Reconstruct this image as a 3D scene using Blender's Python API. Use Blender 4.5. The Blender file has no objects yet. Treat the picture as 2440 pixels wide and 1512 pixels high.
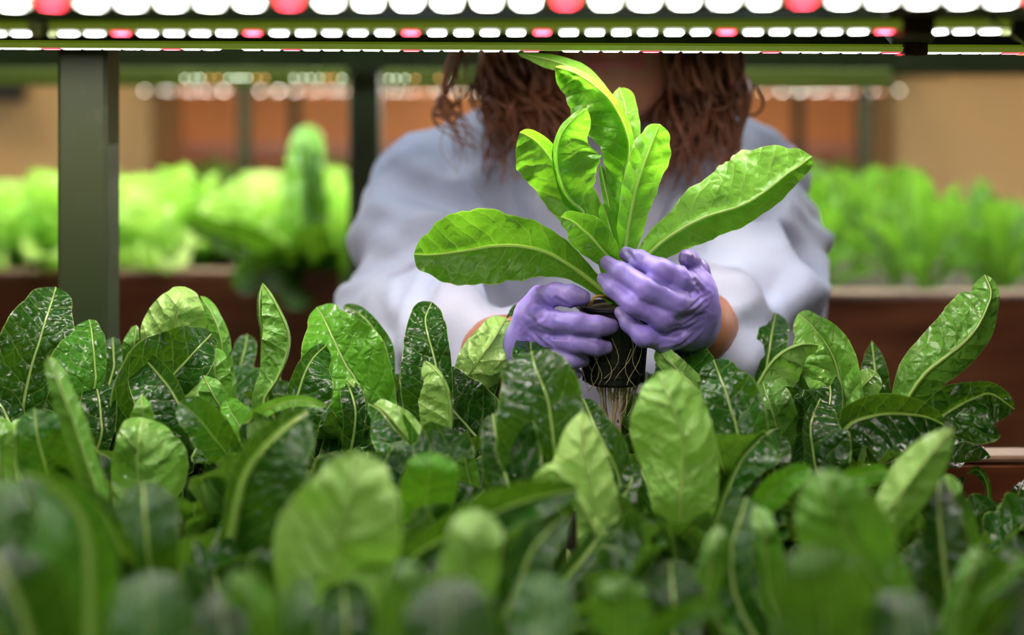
import bpy, math, random
import numpy as np
from mathutils import Vector, noise as mnoise

# ------------------------------------------------------------------ basics
SC = bpy.context.scene
COL = SC.collection
F = 3500.0                      # focal length in pixels of the 2440 px frame
ZC = 1.42                       # camera height
YH = 230.0                      # horizon row
CAM = np.array([0.0, 0.0, ZC])

def W(x, y, d):
    return np.array([(x - 1220.0) / F * d, d, ZC + (YH - y) / F * d])

ZOOM = {'A': (0, 640, 2.7), 'B': (640, 700, 2.7), 'C': (1440, 640, 2.362), 'D': (0, 900, 2.44),
        'E': (800, 900, 2.44), 'Q': (1440, 900, 2.44), 'R': (940, 100, 2.346), 'G': (1180, 540, 3.287),
        'N': (0, 0, 1.0)}
def px(k, x, y):
    a, b, s = ZOOM[k]
    return a + x / s, b + y / s

# ------------------------------------------------------------------ object helpers
def tag(o, label=None, cat=None, group=None, kind=None):
    if label: o['label'] = label
    if cat: o['category'] = cat
    if group: o['group'] = group
    if kind: o['kind'] = kind
    return o

def mesh_obj(name, verts, faces, mat=None, parent=None, smooth=True, mats=None, fmat=None):
    me = bpy.data.meshes.new(name)
    me.from_pydata([tuple(map(float, v)) for v in verts], [], [tuple(int(i) for i in f) for f in faces])
    for m in (mats or ([mat] if mat else [])):
        me.materials.append(m)
    if fmat is not None:
        me.polygons.foreach_set('material_index', np.array(fmat, dtype=np.int32))
    if smooth:
        me.polygons.foreach_set('use_smooth', np.ones(len(me.polygons), dtype=bool))
    me.update()
    o = bpy.data.objects.new(name, me)
    COL.objects.link(o)
    if parent is not None:
        o.parent = parent
        o.matrix_parent_inverse.identity()
        o.location = -parent_world(parent)
    return o

def parent_world(p):
    v = Vector(p.location)
    while p.parent is not None:
        p = p.parent
        v += Vector(p.location)
    return v

def empty(name, loc):
    o = bpy.data.objects.new(name, None)
    o.empty_display_size = 0.05
    o.location = tuple(float(c) for c in loc)
    COL.objects.link(o)
    return o

class MB:
    """collects boxes, tubes and lathes into one mesh"""
    def __init__(s): s.v = []; s.f = []
    def add(s, v, f):
        n = len(s.v); s.v += [tuple(p) for p in v]; s.f += [tuple(i + n for i in q) for q in f]; return s
    def box(s, x0, x1, y0, y1, z0, z1, b=0.0):
        if b <= 0:
            v = [(x, y, z) for x in (x0, x1) for y in (y0, y1) for z in (z0, z1)]
            f = [(0, 1, 3, 2), (4, 6, 7, 5), (0, 4, 5, 1), (2, 3, 7, 6), (0, 2, 6, 4), (1, 5, 7, 3)]
            return s.add(v, f)
        v = []; idx = {}
        X = (x0, x1); Y = (y0, y1); Z = (z0, z1)
        for i in (0, 1):
            for j in (0, 1):
                for k in (0, 1):
                    sx, sy, sz = (b if i == 0 else -b), (b if j == 0 else -b), (b if k == 0 else -b)
                    for a, p in enumerate([(X[i], Y[j] + sy, Z[k] + sz), (X[i] + sx, Y[j], Z[k] + sz), (X[i] + sx, Y[j] + sy, Z[k])]):
                        idx[(i, j, k, a)] = len(v); v.append(p)
        q = lambda *t: tuple(idx[c] for c in t)
        f = []
        for i in (0, 1):
            t = [(i, 0, 0, 0), (i, 1, 0, 0), (i, 1, 1, 0), (i, 0, 1, 0)]; f.append(q(*(t if i else t[::-1])))
            t = [(0, i, 0, 1), (0, i, 1, 1), (1, i, 1, 1), (1, i, 0, 1)]; f.append(q(*(t if i else t[::-1])))
            t = [(0, 0, i, 2), (1, 0, i, 2), (1, 1, i, 2), (0, 1, i, 2)]; f.append(q(*(t if i else t[::-1])))
        for i in (0, 1):
            for j in (0, 1):
                f.append(q((i, j, 0, 0), (i, j, 1, 0), (i, j, 1, 1), (i, j, 0, 1)))
                f.append(q((i, 0, j, 0), (i, 1, j, 0), (i, 1, j, 2), (i, 0, j, 2)))
                f.append(q((0, i, j, 1), (1, i, j, 1), (1, i, j, 2), (0, i, j, 2)))
                for k in (0, 1):
                    f.append(q((i, j, k, 0), (i, j, k, 1), (i, j, k, 2)))
        return s.add(v, f)
    def tube(s, pts, rad, n=8, cap=True):
        pts = np.array(pts, float); m = len(pts)
        rad = np.full(m, rad) if np.isscalar(rad) else np.array(rad, float)
        T = np.gradient(pts, axis=0); T /= np.linalg.norm(T, axis=1)[:, None] + 1e-12
        up = np.array([0, 0, 1.0]) if abs(T[0][2]) < .9 else np.array([1.0, 0, 0])
        A = np.cross(T[0], up); A /= np.linalg.norm(A); v = []
        ang = np.linspace(0, 2 * math.pi, n, endpoint=False)
        for i in range(m):
            A = A - T[i] * (A @ T[i]); A /= np.linalg.norm(A) + 1e-12
            B = np.cross(T[i], A)
            for a in ang: v.append(pts[i] + rad[i] * (math.cos(a) * A + math.sin(a) * B))
        f = [(i * n + j, i * n + (j + 1) % n, (i + 1) * n + (j + 1) % n, (i + 1) * n + j) for i in range(m - 1) for j in range(n)]
        if cap: f += [tuple(range(n))[::-1], tuple(range((m - 1) * n, m * n))]
        return s.add(v, f)
    def lathe(s, c, prof, n=32):
        v = []; m = len(prof)
        for r, z in prof:
            for k in range(n):
                a = 2 * math.pi * k / n; v.append((c[0] + r * math.cos(a), c[1] + r * math.sin(a), c[2] + z))
        f = [(i * n + j, i * n + (j + 1) % n, (i + 1) * n + (j + 1) % n, (i + 1) * n + j) for i in range(m - 1) for j in range(n)]
        return s.add(v, f)
    def build(s, name, mat, parent=None, smooth=False):
        return mesh_obj(name, s.v, s.f, mat, parent, smooth)

# ------------------------------------------------------------------ materials
class NT:
    def __init__(s, name):
        s.m = bpy.data.materials.new(name); s.m.use_nodes = True
        s.t = s.m.node_tree; s.t.nodes.clear()
        s.out = s.n('ShaderNodeOutputMaterial')
    def n(s, typ, **kw):
        o = s.t.nodes.new(typ)
        for k, v in kw.items():
            if k.startswith('i_'):
                key = k[2:]; key = int(key) if key.isdigit() else key
                s.put(o.inputs[key], v)
            else: setattr(o, k, v)
        return o
    def put(s, sock, v):
        if isinstance(v, bpy.types.NodeSocket): s.t.links.new(v, sock)
        elif isinstance(v, bpy.types.Node): s.t.links.new(v.outputs[0], sock)
        else: sock.default_value = v
    def math(s, op, a, b=None, c=None, clamp=False):
        o = s.t.nodes.new('ShaderNodeMath'); o.operation = op; o.use_clamp = clamp
        for i, v in enumerate((a, b, c)):
            if v is not None: s.put(o.inputs[i], v)
        return o.outputs[0]
    def mix(s, fac, a, b, mode='MIX'):
        o = s.t.nodes.new('ShaderNodeMix'); o.data_type = 'RGBA'; o.blend_type = mode
        s.put(o.inputs[0], fac); s.put(o.inputs[6], a); s.put(o.inputs[7], b)
        return o.outputs[2]
    def smooth(s, v, a, b):
        o = s.t.nodes.new('ShaderNodeMapRange'); o.interpolation_type = 'SMOOTHSTEP'
        s.put(o.inputs[0], v); s.put(o.inputs[1], a); s.put(o.inputs[2], b)
        return o.outputs[0]
    def ramp(s, fac, stops):
        o = s.t.nodes.new('ShaderNodeValToRGB'); s.put(o.inputs[0], fac)
        e = o.color_ramp.elements
        while len(e) < len(stops): e.new(.5)
        for i, (p, c) in enumerate(stops): e[i].position = p; e[i].color = (*c, 1)
        return o.outputs[0]
    def noise(s, vec, scale, detail=3, rough=.5):
        o = s.n('ShaderNodeTexNoise'); s.put(o.inputs['Vector'], vec)
        o.inputs['Scale'].default_value = scale; o.inputs['Detail'].default_value = detail; o.inputs['Roughness'].default_value = rough
        return o.outputs['Fac']
    def done(s, sh):
        s.t.links.new(sh.outputs[0] if isinstance(sh, bpy.types.Node) else sh, s.out.inputs[0]); return s.m

def c4(c): return (c[0], c[1], c[2], 1.0)

def plain(name, col, rough=.5, metal=0.0, var=.25, scale=8, bump=.0, spec=.5, sss=0):
    k = NT(name); co = k.n('ShaderNodeTexCoord').outputs['Object']
    nz = k.noise(co, scale, 4)
    dark = tuple(c * (1 - var) for c in col); lite = tuple(min(1, c * (1 + var)) for c in col)
    b = k.n('ShaderNodeBsdfPrincipled')
    k.put(b.inputs['Base Color'], k.ramp(nz, [(.3, dark), (.7, lite)]))
    b.inputs['Roughness'].default_value = rough; b.inputs['Metallic'].default_value = metal
    b.inputs['Specular IOR Level'].default_value = spec
    if sss: b.inputs['Subsurface Weight'].default_value = sss; b.inputs['Subsurface Scale'].default_value = .01
    if bump:
        bp = k.n('ShaderNodeBump'); bp.inputs['Strength'].default_value = bump; bp.inputs['Distance'].default_value = .002
        k.put(bp.inputs['Height'], k.noise(co, scale * 6, 5)); k.put(b.inputs['Normal'], bp)
    return k.done(b)

def emit(name, col, st):
    k = NT(name); e = k.n('ShaderNodeEmission'); e.inputs[0].default_value = c4(col); e.inputs[1].default_value = st
    return k.done(e)

def leaf_material(name, stops, veincol, trans=.24, rough=.24, bumpk=1.0, spec=.2, pale=.8):
    k = NT(name)
    um = k.n('ShaderNodeUVMap', uv_map='metric'); un = k.n('ShaderNodeUVMap', uv_map='norm')
    sm = k.n('ShaderNodeSeparateXYZ', i_0=um.outputs[0]); sn = k.n('ShaderNodeSeparateXYZ', i_0=un.outputs[0])
    u, v = sm.outputs[0], sm.outputs[1]; tn = sn.outputs[1]
    au = k.math('ABSOLUTE', u)
    tone = k.n('ShaderNodeAttribute', attribute_type='OBJECT', attribute_name='tone').outputs['Fac']
    n1 = k.noise(um.outputs[0], .55, 2)
    ph = k.math('SUBTRACT', v, k.math('MULTIPLY', au, .62))
    ph = k.math('SUBTRACT', ph, k.math('MULTIPLY', k.math('MULTIPLY', au, au), .10))
    ph = k.math('ADD', k.math('DIVIDE', ph, 1.25), k.math('MULTIPLY', k.math('GREATER_THAN', u, 0.0), .5))
    ph = k.math('ADD', ph, k.math('MULTIPLY', n1, .9))
    tri = k.math('MULTIPLY', k.math('ABSOLUTE', k.math('SUBTRACT', k.math('FRACT', ph), .5)), 2.0)
    vein = k.smooth(tri, .88, 1.0)
    wmid = k.math('MULTIPLY_ADD', tn, -.17, .235)
    rw = k.n('ShaderNodeAttribute', attribute_type='OBJECT', attribute_name='rib_width').outputs['Fac']
    wmid = k.math('MULTIPLY', wmid, rw)
    mid = k.math('SUBTRACT', 1.0, k.smooth(au, k.math('MULTIPLY', wmid, .55), wmid))
    vo = k.n('ShaderNodeTexVoronoi', feature='DISTANCE_TO_EDGE'); vo.inputs['Scale'].default_value = 1.35
    wob = k.n('ShaderNodeVectorMath', operation='ADD', i_0=um.outputs[0])
    nv = k.n('ShaderNodeTexNoise'); k.put(nv.inputs['Vector'], um.outputs[0]); nv.inputs['Scale'].default_value = 1.3
    wv = k.n('ShaderNodeVectorMath', operation='SCALE', i_0=nv.outputs['Color']); wv.inputs['Scale'].default_value = .5
    k.put(wob.inputs[1], wv.outputs[0]); k.put(vo.inputs['Vector'], wob.outputs[0])
    vd = vo.outputs['Distance']
    ret = k.math('SUBTRACT', 1.0, k.smooth(vd, .0, .07))
    big = k.noise(um.outputs[0], .8, 3)
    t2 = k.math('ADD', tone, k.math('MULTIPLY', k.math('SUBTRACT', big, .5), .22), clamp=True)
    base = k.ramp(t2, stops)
    back = k.n('ShaderNodeNewGeometry').outputs['Backfacing']
    palec = k.mix(.34, base, (.24, .46, .12, 1))
    base = k.mix(k.math('MULTIPLY', back, pale), base, palec)
    vm = k.math('ADD', k.math('MULTIPLY', vein, .38), k.math('MULTIPLY', ret, .16), clamp=True)
    base2 = k.mix(vm, base, k.mix(.55, base, c4(veincol)))
    base2 = k.mix(k.math('MULTIPLY', mid, .8), base2, c4(veincol))
    rim = k.smooth(k.math('ABSOLUTE', sn.outputs[0]), .955, .995)
    base2 = k.mix(k.math('MULTIPLY', rim, .55), base2, c4(veincol))
    # blistered surface: cells bulge between the veins
    h = k.math('MULTIPLY', k.smooth(vd, 0.0, .42), .38)
    h = k.math('ADD', h, k.math('MULTIPLY', k.math('SUBTRACT', 1.0, k.math('POWER', tri, 2.2)), .5))
    h = k.math('ADD', h, k.math('MULTIPLY', k.noise(um.outputs[0], 2.0, 2), .35))
    h = k.math('MULTIPLY', h, k.math('SUBTRACT', 1.0, mid))
    bp = k.n('ShaderNodeBump'); bp.inputs['Strength'].default_value = .85 * bumpk; bp.inputs['Distance'].default_value = .0026
    k.put(bp.inputs['Height'], h)
    b = k.n('ShaderNodeBsdfPrincipled'); k.put(b.inputs['Base Color'], base2); k.put(b.inputs['Normal'], bp)
    b.inputs['Roughness'].default_value = rough; k.put(b.inputs['Specular IOR Level'], k.math('MULTIPLY', k.n('ShaderNodeAttribute', attribute_type='OBJECT', attribute_name='gloss').outputs['Fac'], spec))
    tr = k.n('ShaderNodeBsdfTranslucent'); k.put(tr.inputs['Normal'], bp)
    k.put(tr.inputs[0], k.mix(1.0, k.mix(.35, base2, (.38, .78, .04, 1)), (.85, 1.0, .6, 1), 'MULTIPLY'))
    ms = k.n('ShaderNodeMixShader'); ms.inputs[0].default_value = trans
    k.t.links.new(b.outputs[0], ms.inputs[1]); k.t.links.new(tr.outputs[0], ms.inputs[2])
    return k.done(ms)

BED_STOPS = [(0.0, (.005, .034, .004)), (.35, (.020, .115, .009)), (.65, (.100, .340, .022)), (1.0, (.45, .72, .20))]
M = {}
M['leaf'] = leaf_material('lettuce leaf', BED_STOPS, (.38, .56, .16))
M['held'] = leaf_material('young lettuce leaf', [(0.0, (.03, .13, .01)), (.5, (.12, .36, .025)), (1.0, (.24, .52, .06))], (.50, .68, .22), trans=.55, rough=.3, bumpk=.5, spec=.3, pale=.25)
M['rear'] = leaf_material('pale lettuce leaf', [(0.0, (.10, .28, .02)), (.5, (.36, .64, .10)), (1.0, (.62, .82, .30))], (.6, .8, .3), trans=.4, rough=.5)

k = NT('purple nitrile'); co = k.n('ShaderNodeTexCoord').outputs['Object']
dirt = k.n('ShaderNodeAttribute', attribute_name='dirt').outputs['Fac']
base = k.mix(k.math('MULTIPLY', dirt, k.math('MULTIPLY_ADD', k.noise(co, 130, 4), .8, .25), clamp=True), (.255, .200, .62, 1), (.12, .10, .14, 1))
b = k.n('ShaderNodeBsdfPrincipled'); k.put(b.inputs['Base Color'], base); b.inputs['Roughness'].default_value = .42
b.inputs['Subsurface Weight'].default_value = .12; b.inputs['Subsurface Scale'].default_value = .004
bp = k.n('ShaderNodeBump'); bp.inputs['Strength'].default_value = .35; bp.inputs['Distance'].default_value = .0012
k.put(bp.inputs['Height'], k.noise(co, 160, 4, .6)); k.put(b.inputs['Normal'], bp); M['glove'] = k.done(b)

k = NT('gown fabric'); co = k.n('ShaderNodeTexCoord').outputs['Object']
b = k.n('ShaderNodeBsdfPrincipled'); k.put(b.inputs['Base Color'], k.ramp(k.noise(co, 5, 3), [(.3, (.38, .45, .62)), (.7, (.52, .55, .66))]))
b.inputs['Roughness'].default_value = .65
bp = k.n('ShaderNodeBump'); bp.inputs['Strength'].default_value = .5; bp.inputs['Distance'].default_value = .006
k.put(bp.inputs['Height'], k.noise(co, 18, 3)); k.put(b.inputs['Normal'], bp)
tr = k.n('ShaderNodeBsdfTranslucent'); tr.inputs[0].default_value = (.6, .65, .8, 1)
ms = k.n('ShaderNodeMixShader'); ms.inputs[0].default_value = .18
k.t.links.new(b.outputs[0], ms.inputs[1]); k.t.links.new(tr.outputs[0], ms.inputs[2]); M['gown'] = k.done(ms)

M['skin'] = plain('skin', (.36, .150, .082), .5, var=.08, scale=30, sss=.12)
M['lips'] = plain('lips', (.42, .10, .09), .35, var=.1, scale=40)
k = NT('hair'); co = k.n('ShaderNodeTexCoord').outputs['Object']
b = k.n('ShaderNodeBsdfPrincipled'); k.put(b.inputs['Base Color'], k.ramp(k.noise(co, 26, 3), [(.3, (.060, .019, .009)), (.7, (.30, .105, .045))]))
b.inputs['Roughness'].default_value = .42; M['hair'] = k.done(b)
M['dark_cloth'] = plain('dark cloth', (.03, .03, .04), .8)
M['shoe'] = plain('shoe rubber', (.6, .6, .6), .6)
M['pot'] = plain('black pot plastic', (.010, .010, .011), .42, var=.4, scale=40, bump=.3)
M['soil'] = plain('peat plug', (.035, .028, .012), .95, var=.7, scale=160, bump=1)
M['root'] = plain('roots', (.62, .50, .30), .6, var=.3, scale=60)
M['petiole'] = plain('withered petiole', (.48, .30, .05), .5, scale=60)

k = NT('green painted post'); co = k.n('ShaderNodeTexCoord').outputs['Object']
w = k.smooth(k.noise(co, 38, 6, .65), .56, .72)
base = k.mix(k.math('MULTIPLY', w, .5), k.ramp(k.noise(co, 5, 4), [(.3, (.026, .042, .013)), (.7, (.040, .056, .020))]), (.10, .12, .06, 1))
b = k.n('ShaderNodeBsdfPrincipled'); k.put(b.inputs['Base Color'], base); b.inputs['Roughness'].default_value = .42; b.inputs['Metallic'].default_value = .25
M['post'] = k.done(b)
M['bar'] = plain('bar metal tinted leaf green', (.80, .92, .40), .3, metal=.75, var=.08, scale=3)  # green put into the metal's colour in place of light reflected off leaves
k = NT('bar side bounce glow'); b = k.n('ShaderNodeBsdfPrincipled'); b.inputs['Base Color'].default_value = (.55, .66, .22, 1); b.inputs['Roughness'].default_value = .35
b.inputs['Emission Color'].default_value = (.55, .72, .06, 1); b.inputs['Emission Strength'].default_value = .05; M['bounce_glow_side'] = k.done(b)  # faint olive glow put on the bar sides in place of leaf bounce light
M['olive'] = plain('olive painted rail', (.17, .24, .03), .5, var=.1)
M['panel'] = plain('dark green shelf panel', (.05, .085, .03), .6, var=.3, scale=4)
M['clip'] = plain('clear clip plastic', (.40, .44, .30), .2, var=.1)
M['rust'] = plain('rusted clamp', (.085, .035, .015), .85, var=.6, scale=160, bump=.8)
M['white_led'] = emit('white led', (1.0, .97, .92), 60)
M['red_led'] = emit('red led', (1.0, .04, .07), 34)
M['wire'] = plain('wire', (.35, .33, .12), .5)

k = NT('stained wood board'); co = k.n('ShaderNodeTexCoord').outputs['Object']
mp = k.n('ShaderNodeMapping', i_0=co); mp.inputs['Scale'].default_value = (1.2, 6, 9)
g = k.noise(mp.outputs[0], 5, 6, .6)
b = k.n('ShaderNodeBsdfPrincipled'); k.put(b.inputs['Base Color'], k.ramp(g, [(.25, (.06, .017, .007)), (.5, (.17, .05, .018)), (.8, (.27, .095, .04))]))
b.inputs['Roughness'].default_value = .4; M['wood'] = k.done(b)
M['rim'] = plain('pale board edge', (.24, .14, .08), .5, var=.2, scale=20)
M['rim_pale'] = plain('pale bed rim', (.50, .36, .26), .5, var=.15, scale=20)
M['foam'] = plain('growing board', (.05, .045, .03), .8)
M['tan'] = plain('tan wall panel', (.60, .41, .19), .6, var=.06, scale=2)
M['orange'] = plain('terracotta wall', (.78, .37, .16), .6, var=.18, scale=1.5)
M['pink'] = plain('pink led-lit tray side', (.62, .34, .28), .6, var=.1, scale=3)  # pink in the paint stands in for red led light on a tray side
M['wall'] = plain('plaster wall', (.45, .40, .32), .8, var=.08, scale=2)
M['concrete'] = plain('concrete floor', (.22, .20, .19), .6, var=.15, scale=3)
M['blackbox'] = plain('black box', (.012, .012, .012), .5)
# ------------------------------------------------------------------ leaves
NOISE_SEED = [0]
def catmull(P, n):
    P = np.array(P, float); m = len(P)
    if m == 2: P = np.array([P[0], (P[0] + P[1]) / 2, P[1]]); m = 3
    Q = np.vstack([2 * P[0] - P[1], P, 2 * P[-1] - P[-2]])
    out = []
    for s in range(m - 1):
        p0, p1, p2, p3 = Q[s], Q[s + 1], Q[s + 2], Q[s + 3]
        for t in np.linspace(0, 1, n, endpoint=False):
            out.append(.5 * (2 * p1 + (p2 - p0) * t + (2 * p0 - 5 * p1 + 4 * p2 - p3) * t * t + (3 * p1 - p0 - 3 * p2 + p3) * t ** 3))
    out.append(P[-1]); return np.array(out)

def leaf_mesh(P, wl, wr, V, side=1, fold=None, curl=None, tip='round', nv=46, nk=11, rib=.0016, wave=.0022, puck=.0011, seed=0, lobes=0, edge=.35, facing=False):
    """P: midrib points (base to tip) with half widths; V: direction from the eye through the leaf, side=+1 when the upper face looks back at the eye."""
    P = np.array(P, float); m = len(P)
    seg = np.linalg.norm(np.diff(P, axis=0), axis=1); kn = np.concatenate([[0], np.cumsum(seg)])
    D = catmull(P, 12)
    dl = np.concatenate([[0], np.cumsum(np.linalg.norm(np.diff(D, axis=0), axis=1))]); Ltot = dl[-1]
    kd = np.array([dl[min(i * 12, len(dl) - 1)] for i in range(m)])
    q = np.linspace(0, 1, nv + 1); q = np.sin(q * math.pi / 2) * .55 + q * .45
    sv = q * Ltot
    C0 = np.stack([np.interp(sv, dl, D[:, i]) for i in range(3)], 1)
    def widths(w):
        w = np.array(w, float); o = np.zeros(nv + 1)
        for i, s in enumerate(sv):
            j = min(max(int(np.searchsorted(kd, s, 'right')) - 1, 0), m - 2)
            x = (s - kd[j]) / max(kd[j + 1] - kd[j], 1e-9); x = min(max(x, 0), 1)
            if j == m - 2 and w[-1] <= 1e-9:
                o[i] = w[j] * (math.sqrt(max(0, 1 - x ** 2.0)) if tip == 'round' else (1 - x) ** .85)
            else:
                a = w[j]; b2 = w[j + 1]; o[i] = a + (b2 - a) * (x * x * (3 - 2 * x) * .5 + x * .5)
        for _ in range(2):
            o[1:-1] = .25 * o[:-2] + .5 * o[1:-1] + .25 * o[2:]
        return np.maximum(o, 1e-5)
    WL, WR = widths(wl), widths(wr)
    T = np.gradient(C0, axis=0); T /= np.linalg.norm(T, axis=1)[:, None] + 1e-12
    V = np.array(V, float)
    if V.ndim == 1: V = np.repeat(V[None], nv + 1, 0)
    Lv = np.cross(T, V); nn = np.linalg.norm(Lv, axis=1)[:, None]; Lv = Lv / (nn + 1e-9)
    for i in range(1, nv + 1):
        if nn[i] < .15: Lv[i] = Lv[i - 1]
    Cv = -V if facing else np.cross(T, Lv)     # towards the eye
    Cv /= np.linalg.norm(Cv, axis=1)[:, None] + 1e-9
    if fold is None: fold = ((26 + 5 * math.sin(seed)) * side, (26 - 5 * math.sin(seed)) * side)
    if curl is None: curl = (.17 + .05 * math.cos(seed)) * side
    ks = np.arange(-nk, nk + 1); s = np.sign(ks) * (np.abs(ks) / nk) ** 1.35
    rg = random.Random(seed); p1, p2, p3 = rg.uniform(0, 9), rg.uniform(0, 9), rg.uniform(0, 50)
    al, ar = math.radians(fold[0]), math.radians(fold[1])
    verts = np.zeros((nv + 1, 2 * nk + 1, 3)); um = np.zeros((nv + 1, 2 * nk + 1, 2)); un = um.copy()
    t = sv / Ltot
    for c, sc in enumerate(s):
        a = abs(sc); left = sc < 0
        ang = al if left else ar
        w = (WL if left else WR) / max(math.cos(ang), .25)
        Dv = (Lv if left else -Lv) * math.cos(ang) + Cv * math.sin(ang)
        d = a * w
        vm = sv * 100; u = (-1 if left else 1) * d * 100
        ph = (vm - .62 * np.abs(u) - .1 * u * u) / 1.25 + (.5 if not left else 0)
        pz = np.array([mnoise.noise(Vector((float(u[i]) * .55 + p3, float(vm[i]) * .55, p1))) for i in range(0, nv + 1)])
        pz2 = np.array([mnoise.noise(Vector((float(u[i]) * .22 + p3, float(vm[i]) * .22, p2))) for i in range(0, nv + 1)])
        pz3 = np.array([mnoise.noise(Vector((float(u[i]) * .34 + p3 + 20, float(vm[i]) * .34, p2 + 3))) for i in range(0, nv + 1)])
        bul = (np.sin(math.pi * (ph + 1.1 * pz2 + .35 * pz)) ** 2 - .5) * .55 + pz * 1.35 + 2.0 * pz3
        env = np.clip(d / .004, 0, 1) * np.clip(w / .012, 0, 1)
        off = side * puck * 1.9 * bul * env
        off += wave * a ** 2 * (np.sin(vm * 1.55 + p1 * (2 if left else 1)) + .8 * np.sin(vm * 2.9 + p2)) * np.clip(w / .018, 0, 1.2)
        off += pz2 * .0055 * np.clip(d / .012, 0, 1.3)
        off += curl * w * a ** 2.2
        rr = rib * (1.15 - t * .85); off -= side * rr * np.exp(-(d / (rr * 1.3)) ** 2)
        dd = d * (1 + edge * (.035 * np.sin(vm * 2.3 + p2 * 3) + .02 * np.sin(vm * 6.1 + p1)) * a ** 3)
        if lobes: dd = dd * (1 - lobes * a * (.5 + .5 * np.sin(vm * 2.6 + p1)))
        verts[:, c] = C0 + Dv * dd[:, None] + Cv * off[:, None]
        um[:, c, 0] = u + (p3 if False else 0); um[:, c, 1] = vm + 0
        un[:, c, 0] = sc; un[:, c, 1] = t
    nc = 2 * nk + 1; F_ = []
    for i in range(nv):
        for j in range(nc - 1):
            q4 = (i * nc + j, i * nc + j + 1, (i + 1) * nc + j + 1, (i + 1) * nc + j)
            F_.append(q4 if side > 0 else q4[::-1])
    um[:, :, 1] += p3
    return verts.reshape(-1, 3), F_, um.reshape(-1, 2), un.reshape(-1, 2)

def add_uv(me, um, un):
    li = np.zeros(len(me.loops), dtype=np.int32); me.loops.foreach_get('vertex_index', li)
    for nm, arr in (('metric', um), ('norm', un)):
        uv = me.uv_layers.new(name=nm); uv.data.foreach_set('uv', arr[li].astype(np.float32).ravel())

def leaf_obj(name, data, mat, parent, tone, ribw=1.0, gloss=1.0):
    v, f, um, un = data
    o = mesh_obj(name, v, f, mat, parent)
    add_uv(o.data, um, un); o['tone'] = float(tone); o['rib_width'] = float(ribw); o['gloss'] = float(gloss)
    return o

PLANTS = {}
LEAFCOUNT = [0]
def traced(plant, zk, d, pts, side=1, tone=.4, dt=None, fold=None, curl=None, tip='round', mat='leaf', base=None, name='leaf', rib=.0016, puck=.0011, wave=.0022, label=None, nv=46, edge=.35, bend=None, ribw=1.0):
    """pts: (x, y, half width left, half width right) along the midrib, base to tip; the last one is the tip (x, y)."""
    sc = ZOOM[zk][2]
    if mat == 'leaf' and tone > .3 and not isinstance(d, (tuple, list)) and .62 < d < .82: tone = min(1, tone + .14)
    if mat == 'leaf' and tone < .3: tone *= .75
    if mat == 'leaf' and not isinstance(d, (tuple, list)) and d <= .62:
        tone *= .72  # nearest leaves get a darker colour to stand in for shade on them
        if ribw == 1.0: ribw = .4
    root = PLANTS[plant]['root']; B = PLANTS[plant]['base'] if base is None else base
    n = len(pts); P = []; wl = []; wr = []
    if bend is None: bend = 0 if isinstance(d, (tuple, list)) else ((.026 if side < 0 else .022) * (.5 if d <= .62 else 1))
    if dt is None: dt = .03 if side > 0 else -.015
    for i, p in enumerate(pts):
        x, y = px(zk, p[0], p[1])
        if isinstance(d, (tuple, list)): di = d[0] + (d[1] - d[0]) * i / (n - 1)
        else: di = d + dt * (i / (n - 1) - .4)
        di = di + bend * max(0, (i / (n - 1) - .5) / .5) ** 1.7
        P.append(W(x, y, di))
        wl.append((p[2] if len(p) > 2 else 0) / sc / F * di); wr.append((p[3] if len(p) > 3 else 0) / sc / F * di)
    P = np.array(P)
    if B is not None:
        g = P[0] - B; L = np.linalg.norm(g); t1 = P[1] - P[0]; t1 /= np.linalg.norm(t1)
        t0 = np.array([g[0] * .5, g[1] * .5, abs(g[2]) + .03]); t0 /= np.linalg.norm(t0)
        pre = []
        for x in (0, .33, .66):
            h00 = 2 * x ** 3 - 3 * x ** 2 + 1; h10 = x ** 3 - 2 * x ** 2 + x; h01 = -2 * x ** 3 + 3 * x ** 2; h11 = x ** 3 - x ** 2
            pre.append(h00 * B + h10 * t0 * L + h01 * P[0] + h11 * t1 * L * .8)
        w0l, w0r = wl[0], wr[0]
        P = np.vstack([pre, P])
        wl = [.004, max(.005, w0l * .38), max(.006, w0l * .72)] + wl; wr = [.004, max(.005, w0r * .38), max(.006, w0r * .72)] + wr
    Vd = None
    LEAFCOUNT[0] += 1; sd = LEAFCOUNT[0] * 7 + 3
    # direction from the photographer to every midrib sample
    D = catmull(P, 12); dl = np.concatenate([[0], np.cumsum(np.linalg.norm(np.diff(D, axis=0), axis=1))])
    q = np.linspace(0, 1, nv + 1); q = np.sin(q * math.pi / 2) * .55 + q * .45
    C0 = np.stack([np.interp(q * dl[-1], dl, D[:, i]) for i in range(3)], 1)
    Vd = C0 - CAM; Vd /= np.linalg.norm(Vd, axis=1)[:, None]
    data = leaf_mesh(P, wl, wr, Vd, side, fold, curl, tip, nv=nv, rib=rib, puck=puck, wave=wave, seed=sd, edge=edge, facing=True)
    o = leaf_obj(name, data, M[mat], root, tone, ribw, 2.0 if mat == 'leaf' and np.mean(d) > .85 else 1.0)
    if label: o['label'] = label
    return o

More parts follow.
